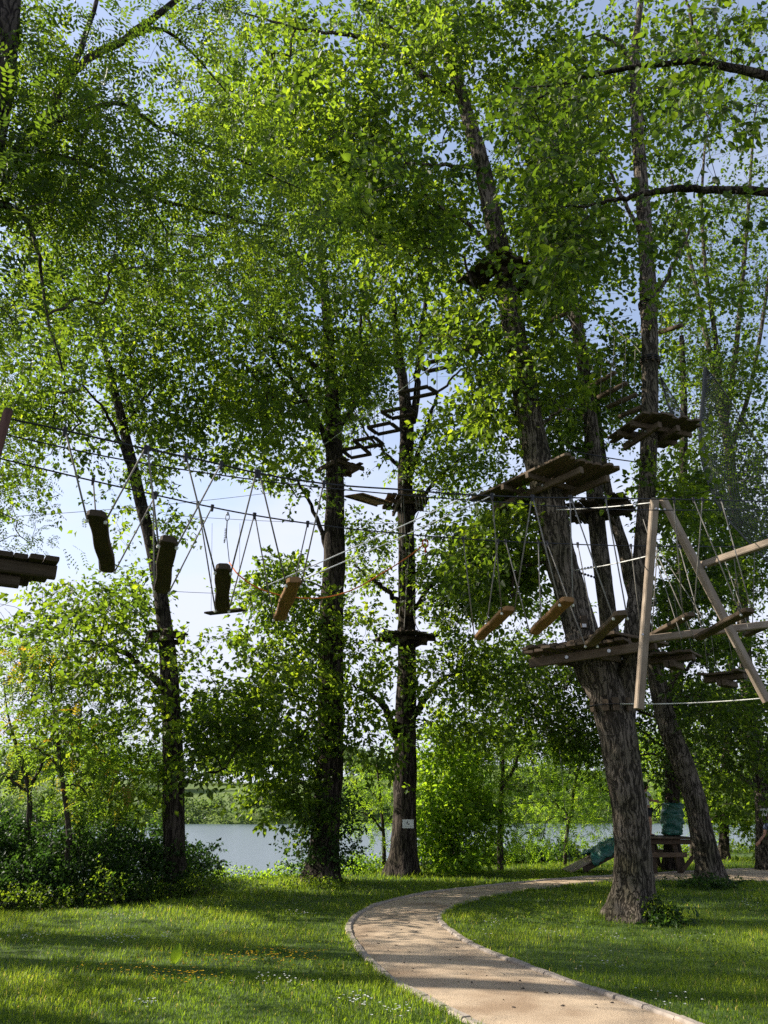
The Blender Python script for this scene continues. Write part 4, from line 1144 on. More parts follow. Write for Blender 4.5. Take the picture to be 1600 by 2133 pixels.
# the plant at the foot of the big trunk
def foot_plant():
    c = on(1372, 1925)
    out = []
    for _ in range(34):
        a = RNG.normal(size=2)
        out.append((c[0] + a[0] * 0.24, c[1] + a[1] * 0.18, abs(RNG.normal()) * 0.10 + 0.04))
    P = np.array(out)
    D = units(RNG.normal(size=P.shape) + np.array([0, 0, 0.8]))
    V, Fc, tn = spray_leaves(P, D, 24, 0.06, 0.075, lod=4, flat=0.7, sub=4, up=0.8)
    t = thing('wild_plant', (c[0], c[1], 0), 'leafy weed with toothed leaves at the foot of the biggest trunk', 'plant')
    part('leaves', V, Fc, M['leaf_bramble'], t, tint=tn, kind='stuff')
    mb = MB()
    tops = []
    for q in range(5):
        b = np.array([c[0] + RNG.normal() * 0.10, c[1] + RNG.normal() * 0.08, -0.01])
        e = b + np.array([RNG.normal() * 0.08, RNG.normal() * 0.05, RNG.uniform(0.28, 0.52)])
        mb.tube([b, (b + e) / 2 + RNG.normal(size=3) * 0.015, e], [0.006, 0.005, 0.003], 5)
        for u in np.linspace(0.25, 1, 7): tops.append(b + (e - b) * u)
    mb.build('stem', M['leaf_green'], t, kind='stuff')
    P = np.array(tops)
    V, Fc, tn = spray_leaves(P, units(RNG.normal(size=P.shape) + np.array([0, 0, .3])), 8, 0.035, 0.055, lod=4, sub=4, up=0.8)
    part('leaves', V, Fc, M['leaf_green'], t, tint=tn, kind='stuff')
foot_plant()
def low_weed(px, py, label, n=26, r=0.22, leaf='leaf_green', L=0.06):
    c = on(px, py)
    P = np.column_stack([c[0] + RNG.normal(size=n) * r, c[1] + RNG.normal(size=n) * r * 0.7, np.abs(RNG.normal(size=n)) * 0.07 + 0.03])
    V, Fc, tn = spray_leaves(P, units(RNG.normal(size=P.shape) + np.array([0, 0, .8])), 22, 0.05, L, lod=2, sub=4, up=0.8)
    o = thing('wild_plant', (c[0], c[1], 0), label, 'plant')
    part('leaves', V, Fc, M[leaf], o, tint=tn, kind='stuff')
low_weed(1478, 1850, 'dark weeds ringing the foot of the crooked leaning trunk', 60, 0.35, 'leaf_bramble', 0.08)
low_weed(668, 1850, 'grassy weeds at the foot of the ivy-footed tree', 40, 0.5)
low_weed(845, 1822, 'small weeds at the foot of the signed tree', 34, 0.5, 'leaf_green', 0.07)

def dock_leaf():
    c = on(362, 2012)
    t = thing('dock_plant', (c[0], c[1], 0), 'single upright dock leaf among yellow flowers on the left lawn', 'plant')
    n = 9; V = []; Fc = []
    for i in range(n):
        u = i / (n - 1); w = 0.055 * math.sin(math.pi * min(1, 0.08 + 0.9 * u)) + 0.004
        x = c[0] + 0.03 * u; z = 0.02 + 0.20 * u; y = c[1] + 0.02 * u * u
        V += [(x - w, y + 0.012 - 0.2 * w, z), (x, y, z), (x + w, y + 0.012 + 0.1 * w, z)]
    for i in range(n - 1):
        for j in range(2):
            a = i * 3 + j
            Fc.append((a, a + 1, a + 4, a + 3))
    part('leaf_blade', np.array(V), Fc, M['leaf_fresh'], t, tint=np.full(len(Fc), 0.7), smooth=True)
    mb = MB().tube([(c[0], c[1], -0.02), (c[0], c[1], 0.03)], 0.006, 5)
    mb.build('stalk', M['leaf_fresh'], t)
dock_leaf()

# ivy on the foot of the dark tree
def ivy():
    P, R = TRUNKS['T2']
    root = [o for o in bpy.data.objects if o.get('label', '').startswith('thick dark ivy-footed')][0]
    out, D = [], []
    for _ in range(170):
        z = RNG.uniform(0.35, 4.2) if RNG.random() < 0.25 else RNG.uniform(0.35, 1.9)
        i = int(np.argmin(np.abs(P[:, 2] - z)))
        a = RNG.uniform(0, 2 * math.pi)
        d = np.array([math.cos(a), math.sin(a), 0])
        ext = 0.03 + abs(RNG.normal()) * (0.26 if z < 1.9 else 0.10)
        out.append(P[i] + d * (R[i] + ext) + Z * RNG.normal() * 0.05); D.append(d)
    V, Fc, tn = spray_leaves(np.array(out), np.array(D), 34, 0.15, 0.085, lod=2, sub=5, up=0.35)
    part('ivy', V, Fc, M['leaf_bramble'], root, tint=tn, kind='stuff')
ivy()

# white locust flowers hanging in the near crown
def flowers():
    root = [o for o in bpy.data.objects if o.get('label', '').startswith('near locust on the left')][0]
    C = clumps_from([(30, 320, 40, 90, 5.2, .1, 10), (330, 330, 160, 150, 6.1, .2, 14), (480, 180, 80, 120, 6.5, .2, 6)], use_cover=False)
    P = []
    for c in C:
        for q in range(34):
            u = RNG.random()
            P.append(c + np.array([RNG.normal() * 0.018 * (1.2 - u), RNG.normal() * 0.018 * (1.2 - u), -0.13 * u]))
    P = np.array(P); k = len(P)
    V, Fc, rep = leaf_arrays(P, RNG.normal(size=(k, 3)), RNG.normal(size=(k, 3)), np.full(k, 0.016), np.full(k, 0.012))
    part('blossoms', V, Fc, M['petal_white'], root, tint=RNG.random(len(Fc)), kind='stuff')
flowers()

# ================================================================== grass and flowers
def lawn_noise(X, Y):
    return 0.5 + 0.22 * np.sin(X * 1.7 + 1.3 * np.sin(Y * 0.9)) + 0.18 * np.sin(Y * 2.3 + 1.1 * np.sin(X * 1.9)) + 0.10 * np.sin(X * 5.1 + Y * 3.7)

def grass(x0, x1, y0, y1, dens, hgt, wid, segs):
    n = int((x1 - x0) * (y1 - y0) * dens)
    X = RNG.uniform(x0, x1, n); Y = RNG.uniform(y0, y1, n)
    keep = (np.abs(X) < 0.56 * Y + 1.6) & (Y < shore(X) + 1.2)
    X, Y = X[keep], Y[keep]
    keep = ~path_mask(X, Y)
    X, Y = X[keep], Y[keep]
    n = len(X)
    ln = lawn_noise(X, Y)
    h = hgt * (0.45 + 0.9 * ln) * RNG.uniform(0.5, 1.35, n)
    # longer tufts against the trunk feet
    for key in ('T2', 'T3', 'T4', 'T6'):
        b = TRUNKS[key][0][0]
        h *= 1 + 1.1 * np.exp(-((X - b[0]) ** 2 + (Y - b[1]) ** 2) / 0.45)
    a = RNG.uniform(0, 2 * math.pi, n)
    lean = RNG.uniform(0.15, 0.95, n)
    d = np.stack([np.cos(a), np.sin(a), np.zeros(n)], -1)
    sd = np.stack([-np.sin(a), np.cos(a), np.zeros(n)], -1)
    B = np.stack([X, Y, ground_z(X, Y) - 0.004], -1)
    w = wid * RNG.uniform(0.7, 1.3, n)
    tip = B + d * (lean * h)[:, None] + Z * (h * np.sqrt(np.maximum(0.15, 1 - 0.5 * lean ** 2)))[:, None]
    tn = np.clip(0.15 + 0.55 * ln + RNG.normal(0, 0.15, n), 0, 0.93)
    tn = np.where(RNG.random(n) < 0.02, 1.0, tn)
    if segs == 1:
        V = np.stack([B - sd * (w / 2)[:, None], B + sd * (w / 2)[:, None], tip], 1).reshape(-1, 3)
        Fc = np.arange(n * 3).reshape(-1, 3)
        return V, Fc, tn
    mid = B + d * (lean * h * 0.3)[:, None] + Z * (h * 0.62)[:, None]
    V = np.stack([B - sd * (w / 2)[:, None], B + sd * (w / 2)[:, None], mid + sd * (w * 0.4)[:, None], tip, mid - sd * (w * 0.4)[:, None]], 1).reshape(-1, 3)
    b = np.arange(n)[:, None] * 5
    Fc = np.concatenate([b + np.array([[0, 1, 2]]), b + np.array([[0, 2, 4]]), b + np.array([[4, 2, 3]])], 1).reshape(-1, 3)
    return V, Fc, np.repeat(tn, 3)

def merge(*parts_):
    V, Fc, T, n = [], [], [], 0
    for v, f, t in parts_:
        V.append(v); Fc.append(f + n); T.append(t); n += len(v)
    return np.vstack(V), np.vstack(Fc), np.concatenate(T)

def edge_tufts():
    """Longer blades leaning over the edging stones, in uneven tufts."""
    out = []
    for E, s in ((edgeL, 1), (edgeR, -1)):
        d = np.gradient(E, axis=0); nrm = np.stack([-d[:, 1], d[:, 0]], -1); nrm /= np.linalg.norm(nrm, axis=1, keepdims=True)
        c = E[:, :2].mean(0)
        mid = (np.interp(np.arange(len(E)), np.arange(len(E)), E[:, 0]))
        other = edgeR if s == 1 else edgeL
        for i in range(0, len(E)):
            if E[i, 1] < 4.5 or E[i, 0] > 9: continue
            o = other[int(i * len(other) / len(E)), :2] - E[i, :2]
            n_ = nrm[i] if np.dot(nrm[i], o) < 0 else -nrm[i]      # away from the path
            k = int(26 * max(0.12, 0.5 + 0.5 * math.sin(i * 0.9) + 0.5 * math.sin(i * 0.37 + s)))
            for _ in range(k):
                q = E[i, :2] + n_ * abs(RNG.normal()) * 0.035 + n_ * 0.035 + d[i, :2] * RNG.uniform(-.6, .6)
                lean = -n_ * RNG.uniform(-0.4, 0.9) + RNG.normal(size=2) * 0.4
                out.append((q[0], q[1], lean[0], lean[1]))
    A = np.array(out); n = len(A)
    B = np.column_stack([A[:, :2], np.zeros(n)])
    h = RNG.uniform(0.045, 0.105, n); w = 0.005 + 0.0006 * B[:, 1]
    sd = units(np.column_stack([-A[:, 3], A[:, 2], np.zeros(n)]))
    tip = B + np.column_stack([A[:, 2], A[:, 3], np.zeros(n)]) * (h * 0.75)[:, None] + Z * (h * 0.8)[:, None]
    V = np.stack([B - sd * (w / 2)[:, None], B + sd * (w / 2)[:, None], tip], 1).reshape(-1, 3)
    return V, np.arange(n * 3).reshape(-1, 3), np.clip(RNG.normal(0.5, 0.2, n), 0, 1)

V, Fc, tn = merge(edge_tufts(), grass(-7, 7, 4.2, 9.2, 2500, 0.058, 0.0060, 3), grass(-10, 11, 9.2, 15, 950, 0.066, 0.0095, 1), grass(-13, 19, 15, 30, 340, 0.085, 0.019, 1))
TRIS += len(Fc)
g = part('grass', V, Fc, M['blade'], None, tint=tn, kind='stuff')
tag(g, 'short green lawn grass on both sides of the gravel path', 'grass')

def clover():
    X = RNG.uniform(-9, 10, 5200); Y = RNG.uniform(4.4, 19, 5200)
    k = (lawn_noise(X * 0.7 + 2, Y * 0.6) > 0.58) & (np.abs(X) < 0.56 * Y + 1.2) & (Y < shore(X)) & ~path_mask(X, Y)
    X, Y = X[k], Y[k]
    P = np.column_stack([X, Y, ground_z(X, Y) + RNG.uniform(0.02, 0.06, len(X))])
    V, Fc, tn = spray_leaves(P, units(RNG.normal(size=P.shape)), 9, 0.035, 0.032, lod=2, sub=3, up=1.2, wl=0.9)
    o = part('clover', V, Fc, M['leaf_green'], None, tint=tn, kind='stuff')
    tag(o, 'low clover and broad weeds mixed into the lawn', 'ground cover')
clover()

def petals(name, label, spots, mat, size, hgt, npet=6):
    P = np.array(spots); n = len(P)
    nr = units(np.column_stack([RNG.normal(size=n) * 0.35, RNG.normal(size=n) * 0.35 - 0.25, np.ones(n)]))
    V, Fc, T = [], [], []
    c = 0
    for i in range(npet):
        a = 2 * math.pi * i / npet
        ax = np.column_stack([np.full(n, math.cos(a)), np.full(n, math.sin(a)), np.full(n, 0.25)])
        v, f, r = leaf_arrays(P, ax, nr, size * RNG.uniform(0.8, 1.2, n), size * np.full(n, 0.85), fold=0.05, droop=0.0)
        V.append(v); Fc.append(f + c); c += len(v); T.append(RNG.random(len(f)))
    o = part(name, np.vstack(V), np.vstack(Fc), M[mat], None, tint=np.concatenate(T), kind='stuff')
    tag(o, label, 'flowers')

def patch(regions, z):
    out = []
    for (px, py, rx, ry, n) in regions:
        for _ in range(n):
            p = on(px + rx * RNG.normal() * 0.55, py + ry * RNG.normal() * 0.55)
            if path_mask(p[:1], p[1:2])[0]: continue
            out.append((p[0], p[1], z * RNG.uniform(0.7, 1.2)))
    return out
petals('buttercups', 'scattered yellow flowers in the shaded left lawn', patch([(560, 2005, 130, 14, 95), (350, 2040, 110, 16, 55), (620, 1995, 60, 10, 30), (450, 2018, 90, 12, 40), (210, 2030, 90, 20, 28), (330, 2010, 60, 10, 20), (395, 2052, 60, 14, 26)], 0.085), 'petal_yellow', 0.013, 0.08)
petals('daisies', 'scattered small white daisies across the lawn', patch([(245, 1968, 40, 8, 34), (60, 1962, 40, 10, 24), (340, 1960, 14, 5, 10), (250, 1918, 60, 6, 24), (620, 1912, 30, 8, 18), (580, 2055, 60, 12, 26), (300, 2105, 20, 8, 14), (750, 2100, 30, 14, 26), (820, 2120, 40, 14, 20), (1030, 1930, 20, 8, 16), (1560, 1890, 50, 8, 26), (1150, 1955, 40, 12, 16), (1270, 1965, 30, 10, 12), (1440, 1960, 60, 10, 10), (1230, 2020, 60, 20, 14), (1400, 2090, 60, 20, 14), (1150, 1885, 60, 6, 10), (1000, 1960, 30, 10, 8)], 0.08), 'petal_white', 0.012, 0.08)

# ================================================================== the far shore
def far_shore():
    # reeds and bushes along the far waterline: one mass
    n = 1100
    X = RNG.uniform(-110, 85, n)
    far = 138 + 6 * np.sin(X * 0.045) + 3 * np.sin(X * 0.13 + 1) - 0.10 * X
    Y = far + RNG.uniform(0.5, 9, n)
    h = (1.8 + 2.6 * np.abs(np.sin(X * 0.19) * np.sin(X * 0.07 + 2))) * (1 - RNG.random(n) ** 2)
    P = np.column_stack([X, Y, ground_z(X, Y) + h])
    V, Fc, tn = spray_leaves(P, units(RNG.normal(size=P.shape) + np.array([0, 0, .5])), 36, 0.7, 0.55, lod=2, sub=4, up=0.6)
    o = part('shore_bushes', V, Fc, M['leaf_far'], None, tint=tn, kind='stuff')
    tag(o, 'low bushes and reeds along the far shore of the lake', 'bushes')
    spots = [(30, 1590, 190, 110, 120), (110, 1560, 210, 120, 150), (215, 1580, 230, 100, 120), (330, 1600, 215, 120, 110), (455, 1590, 240, 100, 110), (520, 1580, 250, 90, 100), (610, 1590, 240, 95, 100), (735, 1585, 260, 95, 80), (790, 1600, 230, 70, 60),
             (905, 1650, 152, 60, 70), (985, 1640, 156, 70, 90), (1075, 1645, 150, 70, 80), (1150, 1635, 158, 80, 100), (1235, 1645, 152, 70, 80), (560, 1665, 160, 60, 50), (740, 1668, 150, 50, 40),
             (960, 1580, 240, 110, 110), (1080, 1560, 230, 110, 120), (1190, 1570, 230, 110, 110), (1330, 1560, 220, 120, 120), (1470, 1560, 220, 120, 120), (1590, 1560, 210, 120, 110)]
    names = ['leftmost far tree on the hill beyond the lake', 'tall far tree above the left hill lawn', 'rounded far tree on the hill behind the thin sumac', 'far tree seen behind the slender dark tree', 'far tree on the skyline right of the slender tree',
             'pale far tree on the hill beside the open meadow', 'far tree just left of the ivy-footed trunk', 'far tree on the hilltop right of the ivy-footed trunk', 'small far tree left of the signed trunk', 'far waterside tree right of the signed trunk', 'far waterside tree behind the bushy maple', 'far waterside tree right of the forked young locust', 'far waterside tree behind the slanting young locust', 'far waterside tree left of the biggest trunk', 'small far bush-like tree on the open far bank', 'small far bush-like tree between the two dark trunks', 'far tree glimpsed behind the bushy maple',
             'far tree behind the forked young locust', 'far tree behind the slanting young locust', 'far tree behind the biggest trunk', 'far tree beyond the lake behind the deck', 'far tree beyond the lake at the right edge']
    for (px, py, Y, w, h), lb in zip(spots, names):
        base = at(px, 1640, Y); gz = float(ground_z(base[0], base[1])); base[2] = gz
        top = at(px, py - h * 0.35, Y)[2]
        H = max(4.0, top - gz); W = w * mpp(at(px, py, Y)) * 0.55
        t = thing('far_tree', base, lb, 'tree', 'trees on the far hill')
        mb = MB().tube([base - Z * 0.3, base + Z * H * 0.4, base + Z * H * 0.8], [0.3, 0.22, 0.08], 6)
        mb.build('trunk', M['twig'], t)
        k = 90
        U = units(RNG.normal(size=(k, 3))) * (RNG.random(k) ** 0.45)[:, None]
        U *= (0.75 + 0.25 * np.sin(4 * np.arctan2(U[:, 1], U[:, 0]) + Y))[:, None]
        P = base + np.array([0, 0, H * 0.58]) + U * np.array([W, W, H * 0.45])
        V, Fc, tn = spray_leaves(P, units(U), 60, W * 0.16 + 0.35, 0.75, lod=2, sub=4, up=0.5)
        part('crown', V, Fc, M['leaf_far'], t, tint=tn, kind='stuff')
far_shore()
b = at(742, 1622, 255); b[2] = float(ground_z(b[0], b[1]))
van = thing('parked_van', b, 'tiny white van on the far hill above the lake', 'van')
mb = MB(); mb.box(b + Z * 1.25, np.array([2.4, 0, 0]), np.array([0, .95, 0]), Z * 0.75); mb.build('body', M['sign'], van)
mb = MB(); mb.box(b + Z * 1.55 + np.array([1.7, -0.96, 0]), np.array([.5, 0, 0]), np.array([0, .02, 0]), Z * 0.28); mb.build('window', M['ink'], van)
for s in (-1.5, 1.5):
    mb = MB().tube([b + np.array([s, -0.99, 0.4]), b + np.array([s, 0.99, 0.4])], 0.4, 12); mb.build('wheel', M['ink'], van)

# ================================================================== the rope course
def trunk_at(key, z):
    P, R = TRUNKS[key]
    i = int(np.argmin(np.abs(P[:, 2] - z)))
    return P[i].copy(), float(R[i])

def cable(name, label, pts, r, mat, sag=0.0, cat='cable', k=10, group=None):
    P = [np.asarray(p, float) for p in pts]
    if len(P) == 2:
        P = [P[0] + (P[1] - P[0]) * t - Z * sag * 4 * t * (1 - t) for t in np.linspace(0, 1, 15)]
        L = np.array(P)
    else:
        L = smooth_line(P, k)
    o = MB().tube(L, r, 6).build(name, M[mat], None, smooth=True)
    return tag(o, label, cat, group)

def platform(label, key, py, a, b, yaw, mat, off=(0, 0), px=None, Y=None, planks=8, beams=2, name='tree_platform', rag=0.10, thick=0.042, tilt=0.0, rnd=0.0, bolts=True, seed=0, skip=None):
    """Planks of length ~a along the yaw direction (degrees right of straight ahead), laid over width b on beams clamped round a trunk."""
    r = np.random.default_rng(100 + seed)
    if key:
        P, R = TRUNKS[key]
        pr = np.array([project(q)[1] for q in P]); i = int(np.argmin(np.abs(pr - py)))
        tc_, tr = P[i].copy(), float(R[i])
    else:
        tc_, tr = at(px, py, Y), 0.0
    ya = math.radians(yaw)
    u = np.array([math.sin(ya), math.cos(ya), 0.0]); v = np.array([u[1], -u[0], 0.0])
    if tilt: u = unit(u + Z * tilt)
    c = tc_ + u * off[0] + v * off[1]
    t = thing(name, tc_ if key else c, label, 'platform')
    pw = b / planks
    for i in range(planks):
        y = (i + 0.5) * pw - b / 2
        if skip and i in skip: continue
        e0 = -a / 2 + r.uniform(-rag, rag); e1 = a / 2 + r.uniform(-rag, rag)
        d = y + np.dot(c - tc_, v)
        seg = [(e0, e1)]
        if key and abs(d) < tr + pw * 0.3:
            o_ = -np.dot(c - tc_, u); g_ = tr + 0.03
            seg = [(e0, o_ - g_), (o_ + g_, e1)]
        for s0, s1 in seg:
            if s1 - s0 < 0.12: continue
            jz = r.uniform(-0.006, 0.006)
            beam('plank', c + u * s0 + v * y + Z * jz, c + u * s1 + v * y + Z * (jz + r.uniform(-0.012, 0.012)), pw * r.uniform(0.86, 0.95), thick, M[mat], t, Z, wav=0.05, seed=int(r.integers(1e6)), rnd=rnd, nseg=4, warp=0.004)
    # the clamped pair of beams across the planks, and a pair along them below
    bh = 0.11
    for s in (-1, 1):
        o_ = np.dot(tc_ - c, u) + s * (tr + 0.05)
        p = c + u * o_ - Z * (thick / 2 + bh / 2 + 0.003)
        beam('joist', p - v * (b * 0.5 + 0.02), p + v * (b * 0.5 - 0.03), 0.075, bh, M[mat], t, Z, seed=int(r.integers(1e6)), nseg=3)
    for s in (-1, 1):
        o_ = np.dot(tc_ - c, v) + s * (tr + 0.055)
        p = c + v * o_ - Z * (thick / 2 + bh * 1.5 + 0.008)
        beam('beam', p - u * (a * 0.46), p + u * (a * 0.44), 0.085, bh * 1.1, M[mat], t, Z, seed=int(r.integers(1e6)), nseg=3)
        if bolts:
            for e in (-1, 1):
                q = p + u * (np.dot(tc_ - c, u) + e * (tr + 0.05)) + v * s * 0.05
                MB().tube([q, q + v * s * 0.03], 0.022, 8).build('bolt_head', M['steel'], t)
    return t, c

def tie(parent, a, b, r=0.012, mat='rope', name='rope', sag=0.0, n=2):
    a = np.asarray(a, float); b = np.asarray(b, float)
    P = [a + (b - a) * q - Z * sag * 4 * q * (1 - q) for q in np.linspace(0, 1, n if not sag else 8)]
    return MB().tube(P, r, 5).build(name, M[mat], parent, smooth=True)

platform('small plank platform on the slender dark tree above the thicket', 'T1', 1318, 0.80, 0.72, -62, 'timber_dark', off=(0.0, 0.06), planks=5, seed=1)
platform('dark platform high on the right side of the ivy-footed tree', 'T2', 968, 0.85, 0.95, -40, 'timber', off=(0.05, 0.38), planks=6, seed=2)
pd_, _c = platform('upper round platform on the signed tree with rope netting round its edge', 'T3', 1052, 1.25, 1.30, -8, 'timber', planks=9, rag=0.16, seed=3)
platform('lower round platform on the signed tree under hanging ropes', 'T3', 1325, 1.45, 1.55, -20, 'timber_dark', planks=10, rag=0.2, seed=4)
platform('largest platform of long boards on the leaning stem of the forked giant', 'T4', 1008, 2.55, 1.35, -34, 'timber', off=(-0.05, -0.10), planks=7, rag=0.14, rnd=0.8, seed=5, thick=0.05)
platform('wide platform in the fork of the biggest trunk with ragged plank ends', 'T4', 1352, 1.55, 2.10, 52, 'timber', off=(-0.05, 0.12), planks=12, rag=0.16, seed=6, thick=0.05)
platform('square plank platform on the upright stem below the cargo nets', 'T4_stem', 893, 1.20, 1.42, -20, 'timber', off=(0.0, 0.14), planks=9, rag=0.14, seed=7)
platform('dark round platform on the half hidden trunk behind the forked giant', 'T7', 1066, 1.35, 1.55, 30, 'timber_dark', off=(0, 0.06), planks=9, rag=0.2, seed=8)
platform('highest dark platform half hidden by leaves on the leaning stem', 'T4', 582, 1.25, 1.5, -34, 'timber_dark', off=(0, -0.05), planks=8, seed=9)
for (px, py, Y, yw, lb, sd_) in ((1401, 1364, 14.2, 38, 'small ragged hanging platform behind the sloping timber post, right of the fork platform', 10), (1512, 1404, 15.6, 46, 'small ragged hanging platform under the crossbeam near the right edge', 11)):
    t, c = platform(lb, None, py, 0.62, 0.82, yw, 'timber', px=px, Y=Y, planks=6, rag=0.12, name='hanging_platform', bolts=False, seed=sd_)
    for dx in (-0.28, 0.28):
        for dy in (-0.22, 0.22):
            MB().tube([c + np.array([dx, dy, 0]), c + np.array([dx * 0.8, dy * 0.6, 1.3])], 0.006, 5).build('rope', M['rope'], t, smooth=True)
# the long front beam with bolts under the fork platform
t_ = [o for o in bpy.data.objects if o.get('label', '').startswith('wide platform in the fork')][0]
beam('front_beam', at(1103, 1382, 13.1), at(1340, 1347, 12.35), 0.07, 0.15, M['timber'], t_, Z, seed=77, nseg=6)
for u in (0.35, 0.72):
    q_ = at(1103, 1382, 13.1) * (1 - u) + at(1340, 1347, 12.35) * u
    MB().tube([q_ - np.array([0.025, 0.04, 0]), q_ - np.array([0.04, 0.07, 0])], 0.03, 8).build('bolt_head', M['steel'], t_)
for i in range(9):
    u = 0.04 + 0.10 * i
    q_ = at(1100, 1362, 13.1) * (1 - u) + at(1338, 1330, 12.35) * u
    d_ = np.array([-0.42, -0.62, 0.0]) * random.uniform(0.5, 0.75)
    beam('plank', q_ - d_ * 0.6, q_ + d_ * random.uniform(0.30, 0.75), 0.16, 0.045, M['timber'], t_, Z, seed=90 + i, nseg=3, wav=0.06)

# near platform at the left edge, with its log post
c0 = at(40, 1168, 6.6)
lp = thing('tree_platform', c0, 'dark timber platform cut off by the left edge of the view', 'platform')
yu = unit(np.array([0.86, 0.51, 0])); yv = np.array([-yu[1], yu[0], 0])
cc = at(12, 1176, 6.7)
for i in range(8):
    o_ = (i - 4.3) * 0.125
    p = cc + yu * o_
    L1 = 0.36 + random.uniform(-.06, .06)
    beam('plank', p - yv * L1, p + yv * L1 + Z * random.uniform(-.01, .01), 0.118, 0.045, M['timber_dark'], lp, Z, wav=0.05, seed=i + 50)
for s in (-0.26, 0.10):
    p = cc + yv * s - Z * 0.085
    beam('joist', p - yu * 0.75, p + yu * (0.40 - 0.18 * (s > 0)), 0.09, 0.12, M['timber_dark'], lp, Z, seed=61)
beam('beam', cc - Z * 0.20 - yu * 0.75 - yv * 0.2, cc - Z * 0.20 + yu * 0.12 - yv * 0.2, 0.09, 0.10, M['timber_dark'], lp, Z, seed=63)
po = thing('log_post', at(-60, 1150, 5.0), 'reddish brown round post leaning in at the left edge above the platform', 'post')
MB().tube([at(-52, 1120, 5.0), at(-18, 980, 5.0), at(17, 857, 5.0)], [0.036, 0.035, 0.033], 14).build('post_log', M['post_brown'], po, smooth=True)
MB().tube([at(17, 857, 5.0), at(19, 852, 5.0)], [0.033, 0.027], 14).build('post_cap', M['timber_dark'], po, smooth=True)

# ---- the swinging board bridge
BOARDS = [  # near end px, far end px, depth solved so that the board is 1.75 m long
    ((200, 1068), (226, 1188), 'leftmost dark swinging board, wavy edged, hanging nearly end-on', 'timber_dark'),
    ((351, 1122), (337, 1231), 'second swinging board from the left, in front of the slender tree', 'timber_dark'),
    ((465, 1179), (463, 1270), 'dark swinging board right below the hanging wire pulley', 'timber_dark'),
    ((614, 1207), (582, 1289), 'tilted orange-brown swinging board left of the ivy-footed trunk', 'timber_orange'),
    ((1062, 1267), (996, 1329), 'orange swinging board hanging left of the leaning stem', 'timber_orange'),
    ((1184, 1248), (1112, 1318), 'orange swinging board in front of the leaning stem, above the fork platform', 'timber_orange'),
    ((1296, 1276), (1228, 1343), 'grey-edged swinging board in front of the fork platform', 'timber'),
    ((1440, 1279), (1342, 1333), 'swinging board crossing in front of the upright timber post', 'timber'),
    ((1562, 1270), (1452, 1330), 'swinging board crossing in front of the sloping timber post', 'timber'),
    ((1655, 1274), (1552, 1324), 'swinging board cut off by the right edge of the view', 'timber')]
ends = []
for (n_, f_, lb, mt) in BOARDS:
    a1, b1 = on(*n_, z=2.65), on(*f_, z=2.65)
    s = 1.75 / np.linalg.norm(a1 - b1)
    a, b = EYE + (a1 - EYE) * s, EYE + (b1 - EYE) * s
    ends.append((a, b, lb, mt))
def cable_fn(pts, which):
    Xb = [e[which][0] for e in ends]; Yb = [e[which][1] for e in ends]
    Yc = np.polyfit(Xb, Yb, 1)
    out = []
    for px, py in pts:
        d = ray(px, py)                      # the bridge cable hangs in the upright plane Y = aX + b
        s = Yc[1] / (d[1] - Yc[0] * d[0])
        out.append(EYE + d * s)
    return np.array(out)
NEAR = [(-60, 852), (20, 872), (128, 895), (300, 934), (418, 958), (560, 990), (700, 1010), (840, 1020), (965, 1030), (1110, 1036), (1210, 1037), (1330, 1039), (1458, 1041), (1580, 1044), (1720, 1048)]
FARC = [(-60, 940), (0, 955), (200, 1003), (420, 1052), (546, 1076), (700, 1098), (850, 1113), (920, 1119), (1040, 1127), (1152, 1132), (1265, 1136), (1376, 1138), (1490, 1139), (1590, 1140), (1720, 1142)]
nearC = cable_fn(NEAR, 0); farC = cable_fn(FARC, 1)
cable('bridge_cable', 'upper dark steel cable carrying the near ends of the swinging boards', nearC, 0.009, 'cable', k=6)
cable('bridge_cable', 'lower dark steel cable carrying the far ends of the swinging boards', farC, 0.009, 'cable', k=6)
up2 = cable_fn([(-60, 848), (20, 868), (250, 918), (560, 967), (840, 998), (1000, 1012), (1330, 1036), (1720, 1040)], 0) + np.array([0, 0.45, 0])
cable('safety_cable', 'thin steel safety cable running just above the bridge cables', up2, 0.007, 'cable', k=8)

def on_cable(C, X):
    d = np.argsort(C[:, 0]); return np.array([X, np.interp(X, C[d, 0], C[d, 1]), np.interp(X, C[d, 0], C[d, 2])])
nC = smooth_line(nearC, 10); fC = smooth_line(farC, 10)
pairs = []
for i, (a, b, lb, mt) in enumerate(ends):
    t = thing('swinging_board', (a + b) / 2, lb, 'swinging board', 'boards of the swinging bridge')
    d = unit(b - a); up = Z + d * 0.0
    side = unit(np.cross(d, Z))
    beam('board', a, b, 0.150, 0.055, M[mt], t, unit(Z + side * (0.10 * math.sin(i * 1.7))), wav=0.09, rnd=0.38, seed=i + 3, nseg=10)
    for e, C, q in ((a + d * 0.10, nC, 0), (b - d * 0.10, fC, 1)):
        for sg in (-1, 1):
            x = e[0] + sg * (0.30 if i < 4 else 0.26)
            top = on_cable(C, x)
            tie(t, e + side * (0.075 * sg) - Z * 0.03, top + Z * 0.01, 0.0085)
            MB().ball(e + side * (0.075 * sg) - Z * 0.045, 0.018, 6, 4).build('knot', M['rope_white'], t)
            MB().tube([top + Z * 0.03, top - Z * 0.05], [0.022, 0.014], 6).build('clamp', M['cable'], t)

